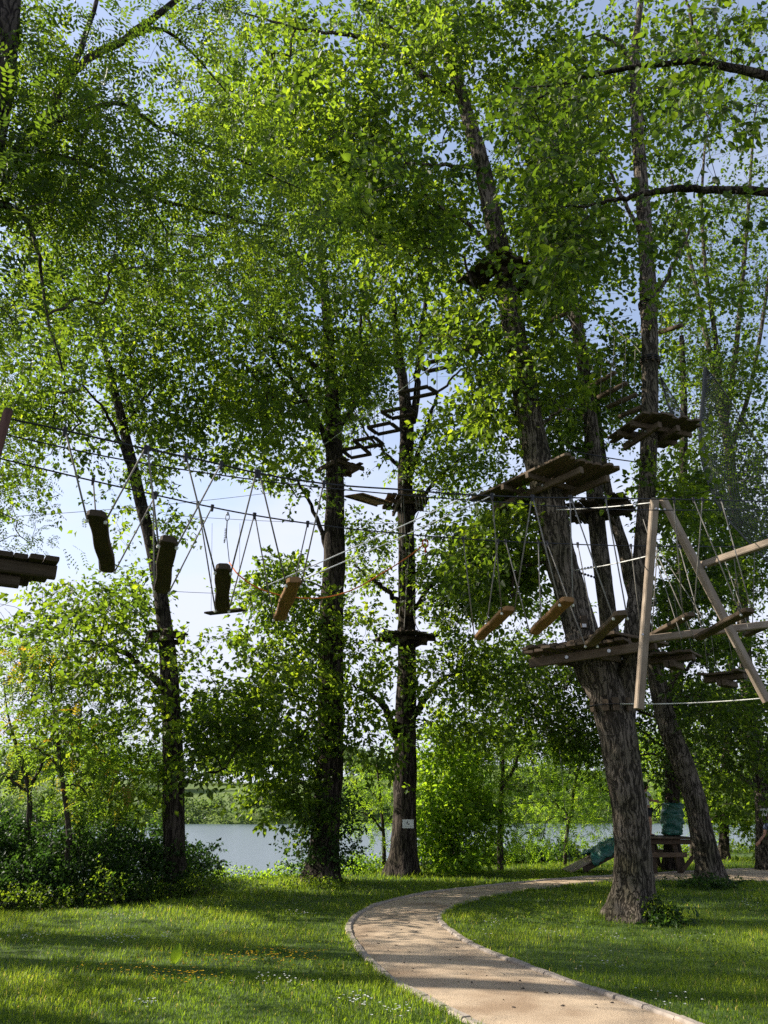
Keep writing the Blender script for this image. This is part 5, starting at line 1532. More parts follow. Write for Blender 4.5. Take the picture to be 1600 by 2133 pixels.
# wire pulley lanyard and orange rope
p0 = fC[int(np.argmin([abs(project(q)[0] - 469) for q in fC]))]
pl = thing('pulley_lanyard', p0, 'wire loop and coiled lanyard hanging from the lower bridge cable', 'lanyard')
th = np.linspace(0, 2 * math.pi, 17)
MB().tube([p0 + np.array([0.018 * math.sin(a) * (1.2 - 0.4 * math.cos(a)), 0, -0.075 - 0.05 * math.cos(a) * -1]) for a in th], 0.006, 5).build('loop', M['steel'], pl, smooth=True)
MB().tube([p0 - Z * 0.12, p0 - Z * 0.34 + np.array([0.004, 0, 0])], 0.007, 6).build('wire', M['wire'], pl)
MB().tube([p0 - Z * 0.02, p0 - Z * 0.06], 0.014, 6).build('carabiner', M['steel'], pl)
MB().tube([p0 - Z * (0.22 + 0.16 * u) + np.array([-0.012 + 0.010 * math.cos(u * 50), 0.010 * math.sin(u * 50), 0]) for u in np.linspace(0, 1, 70)], 0.003, 4).build('coil', M['cable'], pl, smooth=True)
MB().tube([p0 - Z * 0.30 + np.array([0.004, 0, 0]), at(478, 1172, p0[1])], 0.005, 5).build('tail', M['wire'], pl)
MB().tube([p0 - Z * 0.36 + np.array([-0.012, 0, 0]), p0 - Z * 0.40 + np.array([-0.014, 0, 0])], 0.009, 6).build('hook', M['steel'], pl)
ora = [at(478, 1172, p0[1]), at(500, 1200, 8.0), at(545, 1228, 9.0), at(610, 1244, 10.0), at(680, 1244, 11.4), at(740, 1226, 12.8), at(800, 1192, 14.2), at(850, 1160, 15.6), at(886, 1132, 16.6)]
orr = thing('orange_rope', ora[0], 'orange rope sagging from the wire pulley to a red carabiner right of the signed tree', 'rope')
MB().tube(smooth_line(ora, 8), np.linspace(0.007, 0.014, 65), 6).build('rope', M['rope_orange'], orr, smooth=True)
q = ora[-1]
MB().tube([q + np.array([0.06 * math.sin(a), 0, 0.10 * math.cos(a)]) for a in th], 0.016, 6).build('carabiner', M['red'], orr, smooth=True)
MB().tube([q - Z * 0.1, q - Z * 0.22], 0.02, 6).build('swivel', M['red'], orr)
cable('steel_wire', 'thin wire above the red carabiner running to the leaning stem', [q + Z * 0.1, at(1090, 1075, 13.7)], 0.006, 'wire', 0.05)

# thin lines crossing the sky
L_ = [('steel_wire', 'thin far wire from the left edge rising past the leftmost board', (25, 1076, 16), (720, 1005, 20), .006, 'wire', .1),
      ('steel_wire', 'thin level wire passing behind the second and third swinging boards', (340, 1072, 17.5), (845, 1090, 21.6), .006, 'wire', .08),
      ('steel_wire', 'thin wire from the slender tree platform level to the ivy-footed trunk', (345, 1231, 17.6), (690, 1236, 20), .006, 'wire', .05),
      ('white_rope', 'upper pale rope slanting up to the largest platform', (560, 1218, 11.5), (1005, 1018, 13.2), .010, 'rope_white', .02),
      ('white_rope', 'lower pale rope slanting up to the largest platform', (628, 1208, 11.5), (1030, 1030, 13.2), .010, 'rope_white', .02),
      ('white_rope', 'pale rope climbing beside the hanging frames towards the highest platform', (652, 942, 19), (1000, 690, 14), .012, 'rope_white', .03),
      ('white_rope', 'pale rope from the timber post to the leaning stem at platform level', (1366, 1046, 11.0), (1160, 1062, 13.3), .009, 'rope_white', .02),
      ('white_rope', 'pale knotted rope from the timber post to the leaning stem', (1350, 1158, 11.0), (1196, 1188, 13.3), .009, 'rope_white', .02),
      ('white_rope', 'pale rope tying the foot of the timber frame back to the biggest trunk', (1292, 1466, 13.2), (1594, 1454, 11.0), .009, 'rope_white', .03),
      ('steel_wire', 'thin wire high on the right above the cargo net', (1420, 786, 14), (1620, 790, 16), .006, 'wire', .02),
      ('steel_wire', 'thin wire crossing in front of the cargo net towards the right edge', (1380, 1045, 13.6), (1640, 970, 11), .006, 'wire', .04),
      ('steel_cable', 'dark cable from the largest platform to the upright stem', (1195, 940, 13), (1348, 965, 13.4), .011, 'cable', .02),
      ('steel_wire', 'thin lower wire from the fork towards the right edge platform', (1345, 1342, 14.0), (1610, 1432, 16.8), .006, 'wire', .05),
      ('steel_wire', 'thin wire low across the far bank between signed tree and biggest trunk', (560, 1690, 22), (1260, 1660, 22.5), .008, 'cable', .1),
      ('hanging_rope', 'thin rope hanging straight down to the grass beside the ramp', (1166, 1560, 22), (1190, 1832, 22), .006, 'wire', 0)]
for (nm, lb, a, b, r_, mt, sg) in L_:
    cable(nm, lb, [at(*a), at(*b)], r_, mt, sg, cat='rope' if 'rope' in nm else 'cable')

# knots on the pale knotted rope
kr = thing('knotted_rope', at(1196, 1188, 13.3), 'two short chains of black clamps fixed on the leaning stem', 'rope clamps')
for (x0, y0, x1, y1) in ((1205, 1187, 1240, 1180), (1205, 1192, 1240, 1203)):
    a, b = at(x0, y0, 13.2), at(x1, y1, 12.6)
    tie(kr, a, b, 0.006, 'cable', 'wire')
    for u in np.linspace(0.05, 0.95, 6):
        MB().ball(a + (b - a) * u, 0.024, 6, 4).build('clamp', M['cable'], kr)

# ---- hanging square frames climbing from the ivy-footed tree
FR = [(742, 942, 20.2, .54, 5), (768, 922, 19.8, .54, 12), (800, 893, 19.2, .58, 20), (832, 860, 18.4, .62, 30), (872, 818, 17.5, .66, 40), (912, 760, 16.6, .68, 55)]
FL = ['lowest hanging square frame, right above the ivy-footed tree platform', 'second hanging square frame from the bottom of the climbing row', 'third hanging square frame from the bottom, left of the signed tree', 'fourth hanging square frame, crossing the signed tree trunk', 'fifth hanging square frame with a blue plank, right of the signed tree', 'topmost tilted hanging square frame half hidden in leaves']
fcs = []
for (px, py, Y, s, tl), lb in zip(FR, FL):
    c = at(px, py, Y); fcs.append(c)
    t = thing('hanging_square', c, lb, 'hanging frame', 'square frames of the climbing row')
    u = unit(np.array([0.92, -0.40, 0.0])); v = unit(np.array([0.40, 0.92, math.tan(math.radians(min(tl, 45)) * .4)]))
    k = 0.125; h = s / 2 * 1.15
    for sg in (-1, 1):
        beam('bar', c + v * sg * h - u * (h + 0.02), c + v * sg * h + u * (h + 0.02), k, 0.06, M['timber_dark'], t, Z, seed=int(px) + sg)
        beam('bar', c + u * sg * h - v * (h - k / 2), c + u * sg * h + v * (h - k / 2), k, 0.048, M['timber_dark'], t, Z, seed=int(px) + 3 + sg)
        for e in (-1, 1):
            tie(t, c + u * sg * h + v * e * h, c + u * sg * h * 1.05 + v * e * h + Z * 0.95, 0.008)
ca = np.array(fcs) + Z * 0.95
for sg, lb in ((-1, 'front carrying rope above the climbing row of square frames'), (1, 'rear carrying rope above the climbing row of square frames')):
    o_ = np.array([0.10, 0.36, 0]) * sg
    cable('carrying_rope', lb, [at(702, 900, 20.2) + o_] + [p + o_ for p in ca] + [at(985, 640, 14.5) + o_], 0.010, 'rope', k=6, cat='rope')

# sloping board ramp from the upper round platform of the signed tree
a, b = at(735, 1030, 20.4), at(800, 1050, 21.4)
rp = thing('plank_ramp', (a + b) / 2, 'sloping pale boards hanging left of the upper round platform', 'ramp')
d = unit(b - a); w_ = unit(np.cross(d, unit(np.array([0.1, 1, 0.15])))); w2 = unit(np.cross(d, w_))
ln_ = np.linalg.norm(b - a)
for i in range(8):
    p = a + d * ln_ * (i + 0.5) / 8
    beam('plank', p - w2 * 0.38, p + w2 * 0.38, ln_ / 8 * 0.9, 0.03, M['timber_orange'], rp, w_, seed=i + 20, nseg=3, wav=0.03)
for s in (-0.28, 0.28):
    beam('rail', a + w2 * s - w_ * 0.035, b + w2 * s - w_ * 0.035, 0.05, 0.035, M['timber'], rp, w_, seed=5)

# rope netting and hanging ropes around the signed tree
nt_ = thing('rope_netting', at(862, 1050, 20.9), 'loose rope netting along the edge of the upper round platform', 'netting')
for i, px in enumerate(np.linspace(866, 892, 5)):
    tie(nt_, at(px, 1036, 20.9), at(px + 3, 1066, 20.8), 0.010)
tie(nt_, at(862, 1046, 20.9), at(895, 1056, 20.9), 0.010, sag=0.02)
tie(nt_, at(864, 1058, 20.9), at(893, 1066, 20.9), 0.010, sag=0.02)
for (lb, P) in (('long pale rope hanging down the front of the signed tree, left strand', [(836, 1035, 21.0), (838, 1180, 21.0), (834, 1260, 21.0), (828, 1315, 21.0)]),
                ('long pale rope hanging down the front of the signed tree, right strand', [(840, 1035, 21.0), (846, 1150, 21.0), (845, 1250, 21.0), (842, 1312, 21.0)]),
                ('slack rope hanging from the right of the upper round platform', [(872, 1066, 20.9), (856, 1110, 20.9), (850, 1180, 20.9), (846, 1250, 20.9)]),
                ('rope looping from the red carabiner down to the lower round platform', [(890, 1150, 19), (884, 1200, 20), (862, 1250, 20.9), (870, 1310, 20.8), (905, 1322, 20.8)])):
    cable('hanging_rope', lb, [at(*q) for q in P], 0.013, 'rope', k=6, cat='rope')
bc = thing('wooden_blocks', at(840, 1268, 21.2), 'two wooden blocks strapped to the signed tree above the lower platform', 'blocks')
for (px, py, s) in ((830, 1266, 0.17), (851, 1268, 0.18)):
    c = at(px, py, 21.22); beam('block', c - Z * s, c + Z * s * 0.8, s, 0.10, M['timber'], bc, np.array([0, -1, 0]), seed=px)
beam('crosspiece', at(822, 1254, 21.1), at(866, 1256, 21.1), 0.07, 0.06, M['timber'], bc, Z, seed=3)
sm = thing('hanging_step', at(475, 1274, 17), 'thin flat step board hanging just below the third swinging board', 'step')
beam('board', at(432, 1278, 17), at(505, 1270, 16.5), 0.22, 0.04, M['timber_dark'], sm, Z, seed=9)
for px in (440, 498): tie(sm, at(px, 1276, 16.7), at(px + 2, 1090, 17), 0.004, 'wire', 'wire')

# signs
def sign(label, px, py, Y, w, h, mark=True, nm='sign'):
    c = at(px, py, Y)
    t = thing(nm, c, label, 'sign')
    n = unit(np.array([EYE[0] - c[0], EYE[1] - c[1], 0])); s = np.cross(n, Z) * -1
    MB().box(c, s * w / 2, n * 0.008, Z * h / 2).build('board', M['sign'], t)
    if mark:
        for (dx, dz, sx, sz, tl) in ((-0.02 * w / .3, 0.12 * h, 0.05 * w, 0.17 * h, .15), (0.08 * w, -0.04 * h, 0.045 * w, 0.13 * h, -.2)):
            V = [c + n * 0.0095 + s * (dx + sx * math.cos(a) + tl * sz * math.sin(a)) + Z * (dz + sz * math.sin(a)) for a in np.linspace(0, 2 * math.pi, 12, endpoint=False)]
            part('footprint_mark', np.array(V), [tuple(range(12))], M['ink'], t)
        MB().box(c + n * 0.009 - Z * h * 0.28, s * w * 0.3, n * 0.001, Z * h * 0.012).build('text_line', M['grey_ink'], t)
    for e in (-1, 1):
        q = c + s * e * w * 0.42 + Z * h * 0.38
        MB().tube([q, q + n * 0.014], 0.006, 6).build('screw', M['steel'], t)
    return t
p, r_ = trunk_at('T3', at(850, 1716, 21.8)[2])
sign('white sign with two footprint marks on the lower trunk beside the path bend', 850, 1716, p[1] - r_ * 0.95 - 0.05, 0.29, 0.21)
p, r_ = trunk_at('T3', at(842, 992, 21.8)[2])
sign('small pale label high on the signed tree above the upper platform', 841, 992, p[1] - r_ - 0.04, 0.17, 0.18, False, 'label_plate')
sign('small pale sign on the knotty trunk at the right edge', 1596, 1692, 23.45, 0.30, 0.20, False)

# ---- timber triangle hanging in front of the fork
Yf = 11.0
tf = thing('timber_frame', at(1372, 1040, Yf), 'tall triangular timber frame hanging on the right with two crossbeams', 'timber frame')
beam('upright_post', at(1364, 1040, Yf), at(1331, 1477, Yf), 0.122, 0.095, M['timber_pale'], tf, np.array([0.3, -1, 0]), seed=1, nseg=8)
beam('sloping_post', at(1381, 1040, Yf + 0.02), at(1598, 1462, Yf - 0.25), 0.122, 0.095, M['timber_pale'], tf, np.array([0.55, -1, 0.2]), seed=2, nseg=8)
beam('crossbeam', at(1460, 1178, Yf + 0.02), at(1640, 1118, Yf - 1.2), 0.115, 0.07, M['timber_pale'], tf, np.array([0, -1, 0.2]), seed=3, nseg=6)
beam('crossbeam', at(1345, 1332, Yf + 0.12), at(1640, 1296, Yf + 0.1), 0.105, 0.07, M['timber_pale'], tf, np.array([0, -1, 0.2]), seed=4, nseg=6)
for (px, py) in ((1366, 1060), (1384, 1062), (1338, 1322), (1470, 1182), (1526, 1318)):
    q = at(px, py, Yf - 0.085); MB().tube([q, q - np.array([0, 0.025, 0])], 0.016, 8).build('bolt_head', M['steel'], tf)
for (x0, y0, x1, y1) in ((1340, 1082, 1420, 1330), (1376, 1150, 1466, 1290), (1500, 1140, 1560, 1310)):
    cable('frame_rope', {1340: 'slanting rope crossing behind the head of the timber frame', 1376: 'slanting rope inside the timber frame', 1500: 'slanting rope right of the sloping timber post'}[x0], [at(x0, y0, 11.5), at(x1, y1, 10.6)], 0.007, 'rope', cat='rope')

# wooden blocks strapped round the big trunk
pc, pr = trunk_at('T4', at(1266, 1470, 13.6)[2])
cb = thing('block_collar', pc, 'ring of small wooden blocks strapped round the biggest trunk under the fork', 'blocks')
for a in (-160, -118, -92, -50, -8, 30):
    d = np.array([math.cos(math.radians(a)), math.sin(math.radians(a)), 0])
    c = pc + d * (pr + 0.045)
    beam('block', c - Z * 0.10, c + Z * random.uniform(.06, .12), 0.11, 0.045, M['timber'], cb, d, seed=int(a) + 300, nseg=3)
ring = [pc + np.array([math.cos(a), math.sin(a), 0]) * (pr + 0.085) for a in np.linspace(0, 2 * math.pi, 33)]
MB().tube(ring, 0.009, 6).build('strap', M['cable'], cb, smooth=True)
for py, lb in ((640, 'wire collar round the upright stem, upper of two'), (746, 'wire collar round the upright stem, lower of two')):
    P, R = TRUNKS['T4_stem']; i = int(np.argmin(np.abs(np.array([project(q)[1] for q in P]) - py)))
    c, rr_ = P[i], R[i]
    t = thing('cable_collar', c, lb, 'collar')
    for dz in (-0.03, 0.02, 0.06):
        MB().tube([c + np.array([math.cos(a), math.sin(a), 0]) * (rr_ + 0.03) + Z * dz for a in np.linspace(0, 2 * math.pi, 25)], 0.012, 5).build('cable_turn', M['cable'], t, smooth=True)
    for a in np.linspace(0, 2 * math.pi, 9)[:-1]:
        d = np.array([math.cos(a), math.sin(a), 0]); q = c + d * (rr_ + 0.012)
        beam('packing_block', q - Z * 0.07, q + Z * 0.07, 0.05, 0.03, M['timber'], t, d, seed=int(a * 10), nseg=2)
p, r_ = trunk_at('T4', at(1236, 1302, 13.6)[2])
bx = thing('metal_box', at(1216, 1296, 13.1), 'small grey box fixed to the leaning stem above the fork platform', 'box')
MB().box(at(1216, 1296, 13.15), np.array([.055, 0, 0]), np.array([0, .04, 0]), Z * 0.11).build('box_body', M['timber_dark'], bx)
MB().box(at(1216, 1304, 13.15) - np.array([0, .042, 0]), np.array([.035, 0, 0]), np.array([0, .004, 0]), Z * 0.03).build('box_lid', M['steel'], bx)

# ---- log ladder bridge on the right
LG = [((1130, 676), (1182, 652), 15.4, 'highest hanging log of the row left of the upright stem'), ((1228, 806), (1282, 776), 14.8, 'second hanging log of the row left of the upright stem'), ((1246, 828), (1306, 798), 14.5, 'third hanging log of the row left of the upright stem'),
      ((1266, 848), (1326, 822), 14.2, 'fourth hanging log of the row left of the upright stem'), ((1290, 868), (1342, 846), 13.9, 'lowest hanging log of the row, just above the square platform'), ((1374, 692), (1420, 678), 14.6, 'hanging log right of the upright stem under the leaves')]
for (a, b, Y, lb) in LG:
    A_, B_ = at(*a, Y + 0.35), at(*b, Y - 0.25)
    t = thing('hanging_log', (A_ + B_) / 2, lb, 'hanging log', 'hanging logs')
    MB().tube([A_, (A_ + B_) / 2, B_], [0.052, 0.056, 0.05], 12).build('log', M['timber'], t, smooth=True)
    d = unit(B_ - A_)
    for e in (A_ + d * 0.06, B_ - d * 0.06):
        tie(t, e, e + Z * 1.1 + np.array([0.15, 0, 0]), 0.007)
lgc = [(np.array(at(*a, Y + .35)), np.array(at(*b, Y - .25))) for a, b, Y, _ in LG[:5]]
cable('carrying_rope', 'rear carrying rope above the row of hanging logs', [p[0] + np.array([.15, 0, 1.1]) for p in lgc], 0.009, 'rope', cat='rope')
cable('carrying_rope', 'front carrying rope above the row of hanging logs', [p[1] + np.array([.15, 0, 1.1]) for p in lgc], 0.009, 'rope', cat='rope')

# ---- cargo nets
def net(label, left, right, nu, nv, r_, bulge=0.0):
    A_ = resample(smooth_line([at(*q) for q in left], 8), 0.05); B_ = resample(smooth_line([at(*q) for q in right], 8), 0.05)
    def pick(L, t):
        f = t * (len(L) - 1); i = min(int(f), len(L) - 2); return L[i] * (1 - (f - i)) + L[i + 1] * (f - i)
    G = np.zeros((nv + 1, nu + 1, 3))
    for i in range(nv + 1):
        t = i / nv
        a, b = pick(A_, t), pick(B_, t)
        for j in range(nu + 1):
            s = j / nu
            G[i, j] = a * (1 - s) + b * s + np.array([0, bulge * math.sin(math.pi * s) * math.sin(math.pi * min(1, t * 1.1)), -0.15 * math.sin(math.pi * s) * t])
    Vs, Fs, n = [], [], 0
    def strand(P):
        nonlocal n
        V, Fq, _ = tube(P, r_, 3, cap=False)
        Vs.append(V); Fs.append(Fq + n); n += len(V)
    for k in range(-nv, nu + 1, 1):          # diagonal mesh, both ways
        P = [G[i, k + i] for i in range(nv + 1) if 0 <= k + i <= nu]
        if len(P) > 1: strand(np.array(P))
        P = [G[i, nu - (k + i)] for i in range(nv + 1) if 0 <= k + i <= nu]
        if len(P) > 1: strand(np.array(P))
    t = thing('cargo_net', G[0, 0], label, 'net')
    part('netting', np.vstack(Vs), np.vstack(Fs), M['net'], t, kind='stuff')
    for L in (G[:, 0], G[:, -1], G[-1]):
        MB().tube(L, r_ * 2.4, 6).build('edge_rope', M['net'], t, smooth=True)
    return t
net('large rope cargo net draped from a point at the upper right', [(1466, 764, 15.5), (1462, 830, 15), (1456, 900, 14.4), (1466, 980, 13.8), (1500, 1060, 13.3), (1560, 1130, 12.8), (1630, 1200, 12.4)],
    [(1468, 764, 15.6), (1490, 790, 15.6), (1525, 840, 15.4), (1560, 895, 15.2), (1600, 950, 15.0), (1650, 1000, 14.8), (1700, 1050, 14.6)], 24, 46, 0.0065, 0.7)
net('small pointed rope net beside the upright stem above the square platform', [(1374, 782, 14.2), (1384, 822, 14.1), (1398, 866, 14.0)], [(1375, 782, 14.2), (1398, 820, 14.1), (1424, 864, 14.0)], 12, 26, 0.0045, 0.1)

# ---- deck, ramp and tarpaulins
Yd = 23.4
dk_c = at(1400, 1742, Yd)
zt = float(dk_c[2])
dk = thing('wooden_deck', (dk_c[0], Yd, 0), 'low wooden deck on braced posts built round the tarpaulin wrapped trunk', 'deck')
x0, x1 = at(1330, 1742, Yd - .9)[0], at(1449, 1742, Yd - .9)[0]
tp, tr_ = trunk_at('T8', zt)
for i in range(13):
    yy = Yd - 0.95 + i * 0.15
    segs = [(x0, x1)]
    if abs(yy - tp[1]) < tr_ + 0.10: segs = [(x0, tp[0] - tr_ - 0.05), (tp[0] + tr_ + 0.05, x1)]
    for s0, s1 in segs:
        beam('plank', (s0 + random.uniform(-.03, .03), yy, zt - 0.02), (s1 + random.uniform(-.03, .03), yy, zt - 0.02), 0.138, 0.045, M['timber_dark'], dk, Z, seed=i)
for yy in (Yd - 0.90, Yd + 0.78):
    beam('beam', (x0 + .02, yy, zt - 0.11), (x1 - .02, yy, zt - 0.11), 0.07, 0.12, M['timber_dark'], dk, Z, seed=4)
    beam('rail', (x0 + .05, yy, zt * 0.52), (x1 - .30, yy, zt * 0.52), 0.06, 0.12, M['timber'], dk, Z, seed=6)
    for px, ln in ((1340, 0.0), (1388, 0.05), (1440, 0.06)):
        xx = at(px, 1780, Yd)[0]
        beam('post', (xx - ln, yy + .075, zt - 0.06), (xx + ln, yy + .075, -0.05), 0.13, 0.10, M['timber_dark'], dk, np.array([0, -1, 0]), seed=px)
    beam('brace', (at(1392, 1780, Yd)[0], yy - .05, 0.08), (at(1437, 1780, Yd)[0], yy - .05, zt - 0.2), 0.10, 0.06, M['timber_dark'], dk, np.array([0, -1, 0]), seed=8)
r0 = on(1180, 1817); r0 = np.array([r0[0], r0[1], 0.03])
r1 = np.array([x0 - 0.02, Yd - 0.2, zt - 0.03])
rm = thing('ramp', r0, 'wooden board ramp rising from the grass to the deck', 'ramp')
d = unit(r1 - r0); s_ = unit(np.cross(d, Z)); nrm = np.cross(s_, d)
nb = 5
for i in range(nb):
    o_ = (i - (nb - 1) / 2) * 0.17
    beam('plank', r0 + s_ * o_, r1 + s_ * o_, 0.16, 0.05, M['timber_pale'], rm, nrm, seed=i + 70, nseg=6)
for o_ in (-0.4, 0.4):
    beam('stringer', r0 + s_ * o_ - nrm * 0.10 + d * 0.35, r1 + s_ * o_ - nrm * 0.10, 0.06, 0.14, M['timber_dark'], rm, nrm, seed=2)
def sheet(name, label, cat, G, mat, thick=0.03):
    nv, nu = G.shape[:2]
    V = G.reshape(-1, 3)
    i = np.arange(nv - 1)[:, None] * nu; j = np.arange(nu - 1)[None, :]
    Fq = np.stack([i + j, i + j + 1, i + nu + j + 1, i + nu + j], -1).reshape(-1, 4)
    o = part(name, V, Fq, M[mat], None, smooth=True)
    m_ = o.modifiers.new('thickness', 'SOLIDIFY'); m_.thickness = thick
    return tag(o, label, cat)
G = np.zeros((22, 22, 3)); Lr = np.linalg.norm(r1 - r0)
for i in range(22):
    for j in range(22):
        u, v_ = i / 21, j / 21 * 2 - 1
        edge = max(0, abs(v_) - 0.72) / 0.28
        rump = 0.045 * math.sin(u * 17 + v_ * 3) * math.cos(v_ * 6 + u * 5) + 0.03 * math.sin(u * 31 - v_ * 9)
        tw = 0.36 + 0.58 * u + 0.05 * math.sin(v_ * 5)
        G[i, j] = r0 + d * Lr * tw + s_ * (v_ * 0.56) + nrm * (0.14 * (1 - edge ** 2) + rump - 0.10 * edge + 0.02)
sheet('tarpaulin', 'crumpled green tarpaulin draped over the top of the ramp', 'tarpaulin', G, 'tarp')
n, m_ = 40, 26
G = np.zeros((m_, n + 1, 3))
for i in range(m_):
    z = zt + 0.02 + 0.86 * i / (m_ - 1)
    c, rr_ = trunk_at('T8', z)
    for j in range(n + 1):
        a = 2 * math.pi * (j % n) / n
        fat = 0.05 + 0.05 * math.sin(math.pi * i / (m_ - 1)) + 0.020 * math.sin(i * 0.9 + 3.1 * math.sin(a + 0.4) + 2 * a) + 0.016 * math.sin(i * 0.55 - 4 * a + math.sin(i * 0.7)) + 0.010 * math.sin(i * 2.3 + 3 * a) - (0.05 if i in (0, m_ - 1) else 0)
        G[i, j] = c * np.array([1, 1, 0]) + np.array([math.cos(a) * (rr_ + fat), math.sin(a) * (rr_ + fat), z])
sheet('tarpaulin', 'green tarpaulin wrapped round the trunk above the deck', 'tarpaulin', G, 'tarp', 0.012)

# ---- people
def person(label, base, H, yaw, shirt, shorts, arm_l, arm_r, child=False, hair=True, stance=0.0):
    """One continuous skinned body; joints in metres for H = 1.0 (x = its right, y = ahead, z up)."""
    t = thing('person', base, label, 'person')
    t.rotation_euler = (0, 0, yaw)
    hs = 1.12 if child else 1.0
    J = {'pelvis': (0, 0, .50), 'waist': (0, .005, .60), 'chest': (0, .0, .72), 'neck': (0, .0, .825), 'skull': (0, .012, .865), 'head': (0, .018, .865 + .052 * hs), 'crown': (0, .010, .865 + .098 * hs)}
    R = {'pelvis': .078, 'waist': .064, 'chest': .080, 'neck': .030, 'skull': .040 * hs, 'head': .062 * hs, 'crown': .040 * hs}
    E = [('pelvis', 'waist'), ('waist', 'chest'), ('chest', 'neck'), ('neck', 'skull'), ('skull', 'head'), ('head', 'crown')]
    for s, k, arm in ((-1, 'l', arm_l), (1, 'r', arm_r)):
        J['sh' + k] = (s * .105, 0, .795); R['sh' + k] = .036
        J['el' + k] = arm[0]; R['el' + k] = .025
        J['wr' + k] = arm[1]; R['wr' + k] = .018
        J['hip' + k] = (s * .050, 0, .475); R['hip' + k] = .060
        J['kn' + k] = (s * .055, .012 + stance * s, .265); R['kn' + k] = .038
        J['an' + k] = (s * .055, -.010 + stance * s * 1.3, .040); R['an' + k] = .024
        J['toe' + k] = (s * .064, .075 + stance * s * 1.3, .018); R['toe' + k] = .020
        E += [('chest', 'sh' + k), ('sh' + k, 'el' + k), ('el' + k, 'wr' + k), ('pelvis', 'hip' + k), ('hip' + k, 'kn' + k), ('kn' + k, 'an' + k), ('an' + k, 'toe' + k)]
        wv = unit(np.array(arm[1]) - np.array(arm[0])); sidev = unit(np.cross(wv, np.array([0, 1, 0.2])))
        J['pa' + k] = tuple(np.array(arm[1]) + wv * .030); R['pa' + k] = .017
        E.append(('wr' + k, 'pa' + k))
        for f in range(4):
            o_ = sidev * (f - 1.5) * .011
            b1 = np.array(J['pa' + k]) + wv * .012 + o_
            b2 = b1 + wv * (.020 - .003 * abs(f - 1.3)) + np.array([0, 0, -.004])
            b3 = b2 + wv * .012 + np.array([0, 0, -.010])
            for nm, p, r_ in (('fa%d' % f, b1, .0062), ('fb%d' % f, b2, .0056), ('fc%d' % f, b3, .0048)):
                J[nm + k] = tuple(p); R[nm + k] = r_
            E += [('pa' + k, 'fa%d' % f + k), ('fa%d' % f + k, 'fb%d' % f + k), ('fb%d' % f + k, 'fc%d' % f + k)]
        J['th1' + k] = tuple(np.array(arm[1]) + wv * .014 - sidev * .020); J['th2' + k] = tuple(np.array(arm[1]) + wv * .032 - sidev * .032)
        R['th1' + k] = .0075; R['th2' + k] = .006
        E += [('wr' + k, 'th1' + k), ('th1' + k, 'th2' + k)]
    def skin(name, keys, edges, grow, mat, sub=2, over=None):
        idx = {k: i for i, k in enumerate(keys)}
        me = bpy.data.meshes.new(name)
        me.from_pydata([tuple(np.array((over or {}).get(k, J[k])) * H) for k in keys], [(idx[a], idx[b]) for a, b in edges], [])
        o = bpy.data.objects.new(name, me); COL.objects.link(o); o.parent = t
        me.materials.append(M[mat])
        sk = o.modifiers.new('skin', 'SKIN'); sk.use_smooth_shade = True
        layer = me.skin_vertices[0] if me.skin_vertices else None
        for k, i in idx.items():
            r_ = (R[k] + grow.get(k, grow.get('*', 0))) * H
            layer.data[i].radius = (r_, r_ * (0.72 if k in ('pelvis', 'waist', 'chest') else 1))
            layer.data[i].use_root = (i == 0)
        ss = o.modifiers.new('smooth', 'SUBSURF'); ss.levels = sub; ss.render_levels = sub
        ORIGIN[o.name] = np.array(base, float)
        return o
    if True:
        dm = bpy.data.meshes.new('probe'); dm.from_pydata([(0, 0, 0)], [], [])
    def safe(name, keys, edges, grow, mat, over=None):
        return skin(name, keys, edges, grow, mat, 2, over)
    keys = ['pelvis'] + [k for k in J if k != 'pelvis']
    body = safe('body', keys, E, {}, 'skin')
    safe('shirt', ['waist', 'pelvis', 'chest', 'shl', 'shr', 'sll', 'slr'], [('waist', 'pelvis'), ('waist', 'chest'), ('chest', 'shl'), ('chest', 'shr'), ('shl', 'sll'), ('shr', 'slr')],
         {'*': .013, 'pelvis': .008}, shirt) if False else None
    for k, s in (('l', -1), ('r', 1)):
        J['sl' + k] = tuple(np.array(J['sh' + k]) * 0.42 + np.array(J['el' + k]) * 0.58); R['sl' + k] = .029
        J['hem' + k] = tuple(np.array(J['hip' + k]) * 0.35 + np.array(J['kn' + k]) * 0.65); R['hem' + k] = .050
    J['hemtop'] = (0, 0, .53); R['hemtop'] = .074
    safe('shirt', ['chest', 'waist', 'hemtop', 'shl', 'shr', 'sll', 'slr'], [('chest', 'waist'), ('waist', 'hemtop'), ('chest', 'shl'), ('chest', 'shr'), ('shl', 'sll'), ('shr', 'slr')], {'*': .012, 'shl': .008, 'shr': .008}, shirt)
    safe('shorts', ['pelvis', 'hipl', 'hipr', 'heml', 'hemr'], [('pelvis', 'hipl'), ('pelvis', 'hipr'), ('hipl', 'heml'), ('hipr', 'hemr')], {'*': .010, 'heml': .008, 'hemr': .008}, shorts)
    hc = np.array(J['head']) * H
    def bit(name, mb, mat):
        V = np.vstack(mb.V); me = make_mesh(name, V, mb.F, M[mat], smooth=True)
        o = bpy.data.objects.new(name, me); COL.objects.link(o); o.parent = t; return o
    if hair:
        mb = MB(); mb.ball((hc[0], hc[1] - .016 * H, hc[2] + .016 * H), .070 * H * hs, 14, 9, (1.0, 1.0, 1.0)); mb.ball((hc[0], hc[1] - .045 * H, hc[2] - .03 * H), .045 * H, 10, 6, (1, .8, 1.3)); bit('hair', mb, 'hair')
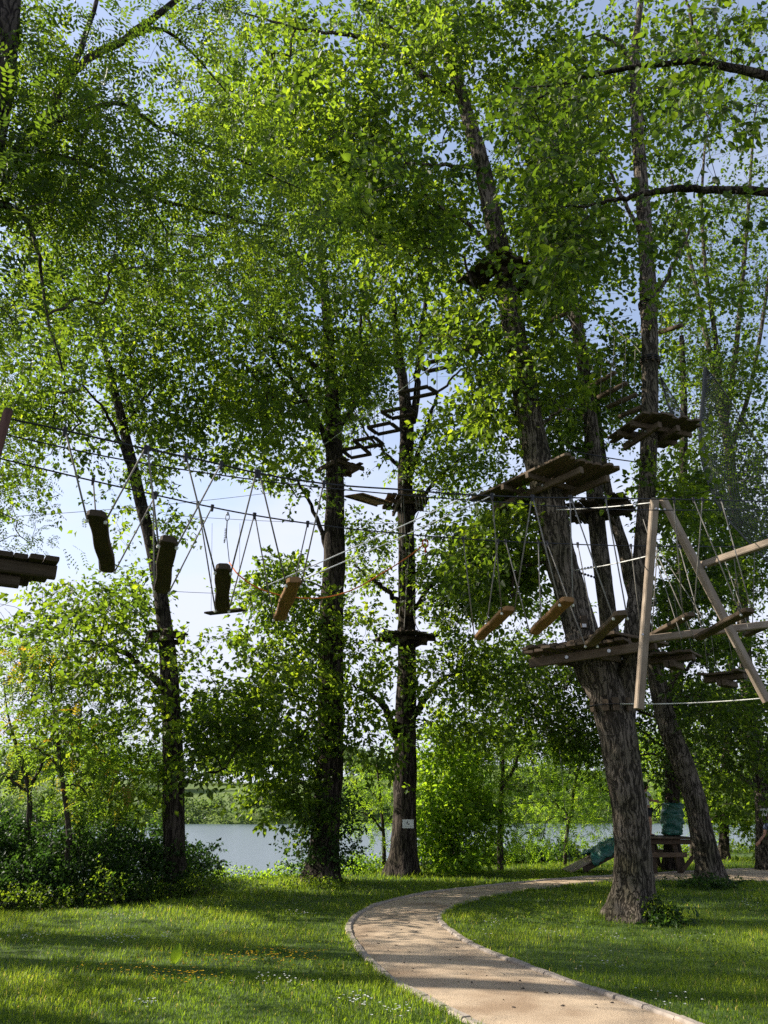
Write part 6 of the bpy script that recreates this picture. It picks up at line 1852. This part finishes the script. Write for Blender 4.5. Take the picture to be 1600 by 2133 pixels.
    for s in (-1, 1):
        mb = MB(); mb.ball((hc[0] + s * .023 * H, hc[1] + .058 * H * hs, hc[2] - .004 * H), .007 * H, 8, 5); bit('eye', mb, 'ink')
        mb = MB(); mb.ball((hc[0] + s * .062 * H * hs, hc[1], hc[2] - .008 * H), .015 * H, 8, 5, (.5, .8, 1.2)); bit('ear', mb, 'skin')
        an = np.array(J['an' + ('l' if s < 0 else 'r')]) * H
        mb = MB(); mb.ball((an[0] + s * .004 * H, an[1] + .035 * H, .024 * H), .036 * H, 10, 6, (.75, 1.7, .62)); bit('shoe', mb, 'strap')
    mb = MB(); mb.ball((hc[0], hc[1] + .066 * H * hs, hc[2] - .016 * H), .010 * H, 8, 5, (.8, 1, 1.2)); bit('nose', mb, 'skin')
    mb = MB(); mb.ball((hc[0], hc[1] + .056 * H * hs, hc[2] - .038 * H), .014 * H, 8, 5, (1.2, .5, .3)); bit('mouth', mb, 'skin')
    return t

bp = at(1354, 1741, Yd - 0.25); bp[2] = zt + 0.004
child = person('child in pale top and dark shorts on the deck, half hidden by biggest trunk', bp, 1.42, math.radians(-82), 'shirt_white', 'shorts',
               ((-.125, .10, .66), (-.085, .235, .655)), ((.130, .06, .66), (.095, .20, .63)), child=True)
hb = at(1366, 1683, Yd - 0.25)
hn = thing('harness_strap', hb, 'black looped strap held in the hands of the child on the deck', 'harness strap')
def loop(pts, r_): MB().tube(smooth_line([at(*q) for q in pts], 6), r_, 6).build('strap', M['strap'], hn, smooth=True)
Yh = Yd - 0.25
loop([(1356, 1682, Yh), (1366, 1688, Yh), (1374, 1680, Yh), (1381, 1673, Yh)], 0.016)
loop([(1358, 1692, Yh), (1366, 1684, Yh), (1374, 1676, Yh)], 0.014)
loop([(1357, 1694, Yh), (1361, 1700, Yh), (1370, 1699, Yh), (1374, 1688, Yh), (1372, 1680, Yh)], 0.013)
ap = at(1624, 1800, 21.5); ap[2] = 0.0
person('person in a slate blue top at the right edge, only an arm in view', ap, 1.55, math.radians(150), 'shirt_blue', 'shorts',
       ((-.16, .02, .64), (-.215, .05, .50)), ((.150, .0, .645), (.255, .02, .53)))
print('LEAF TRIS', TRIS)
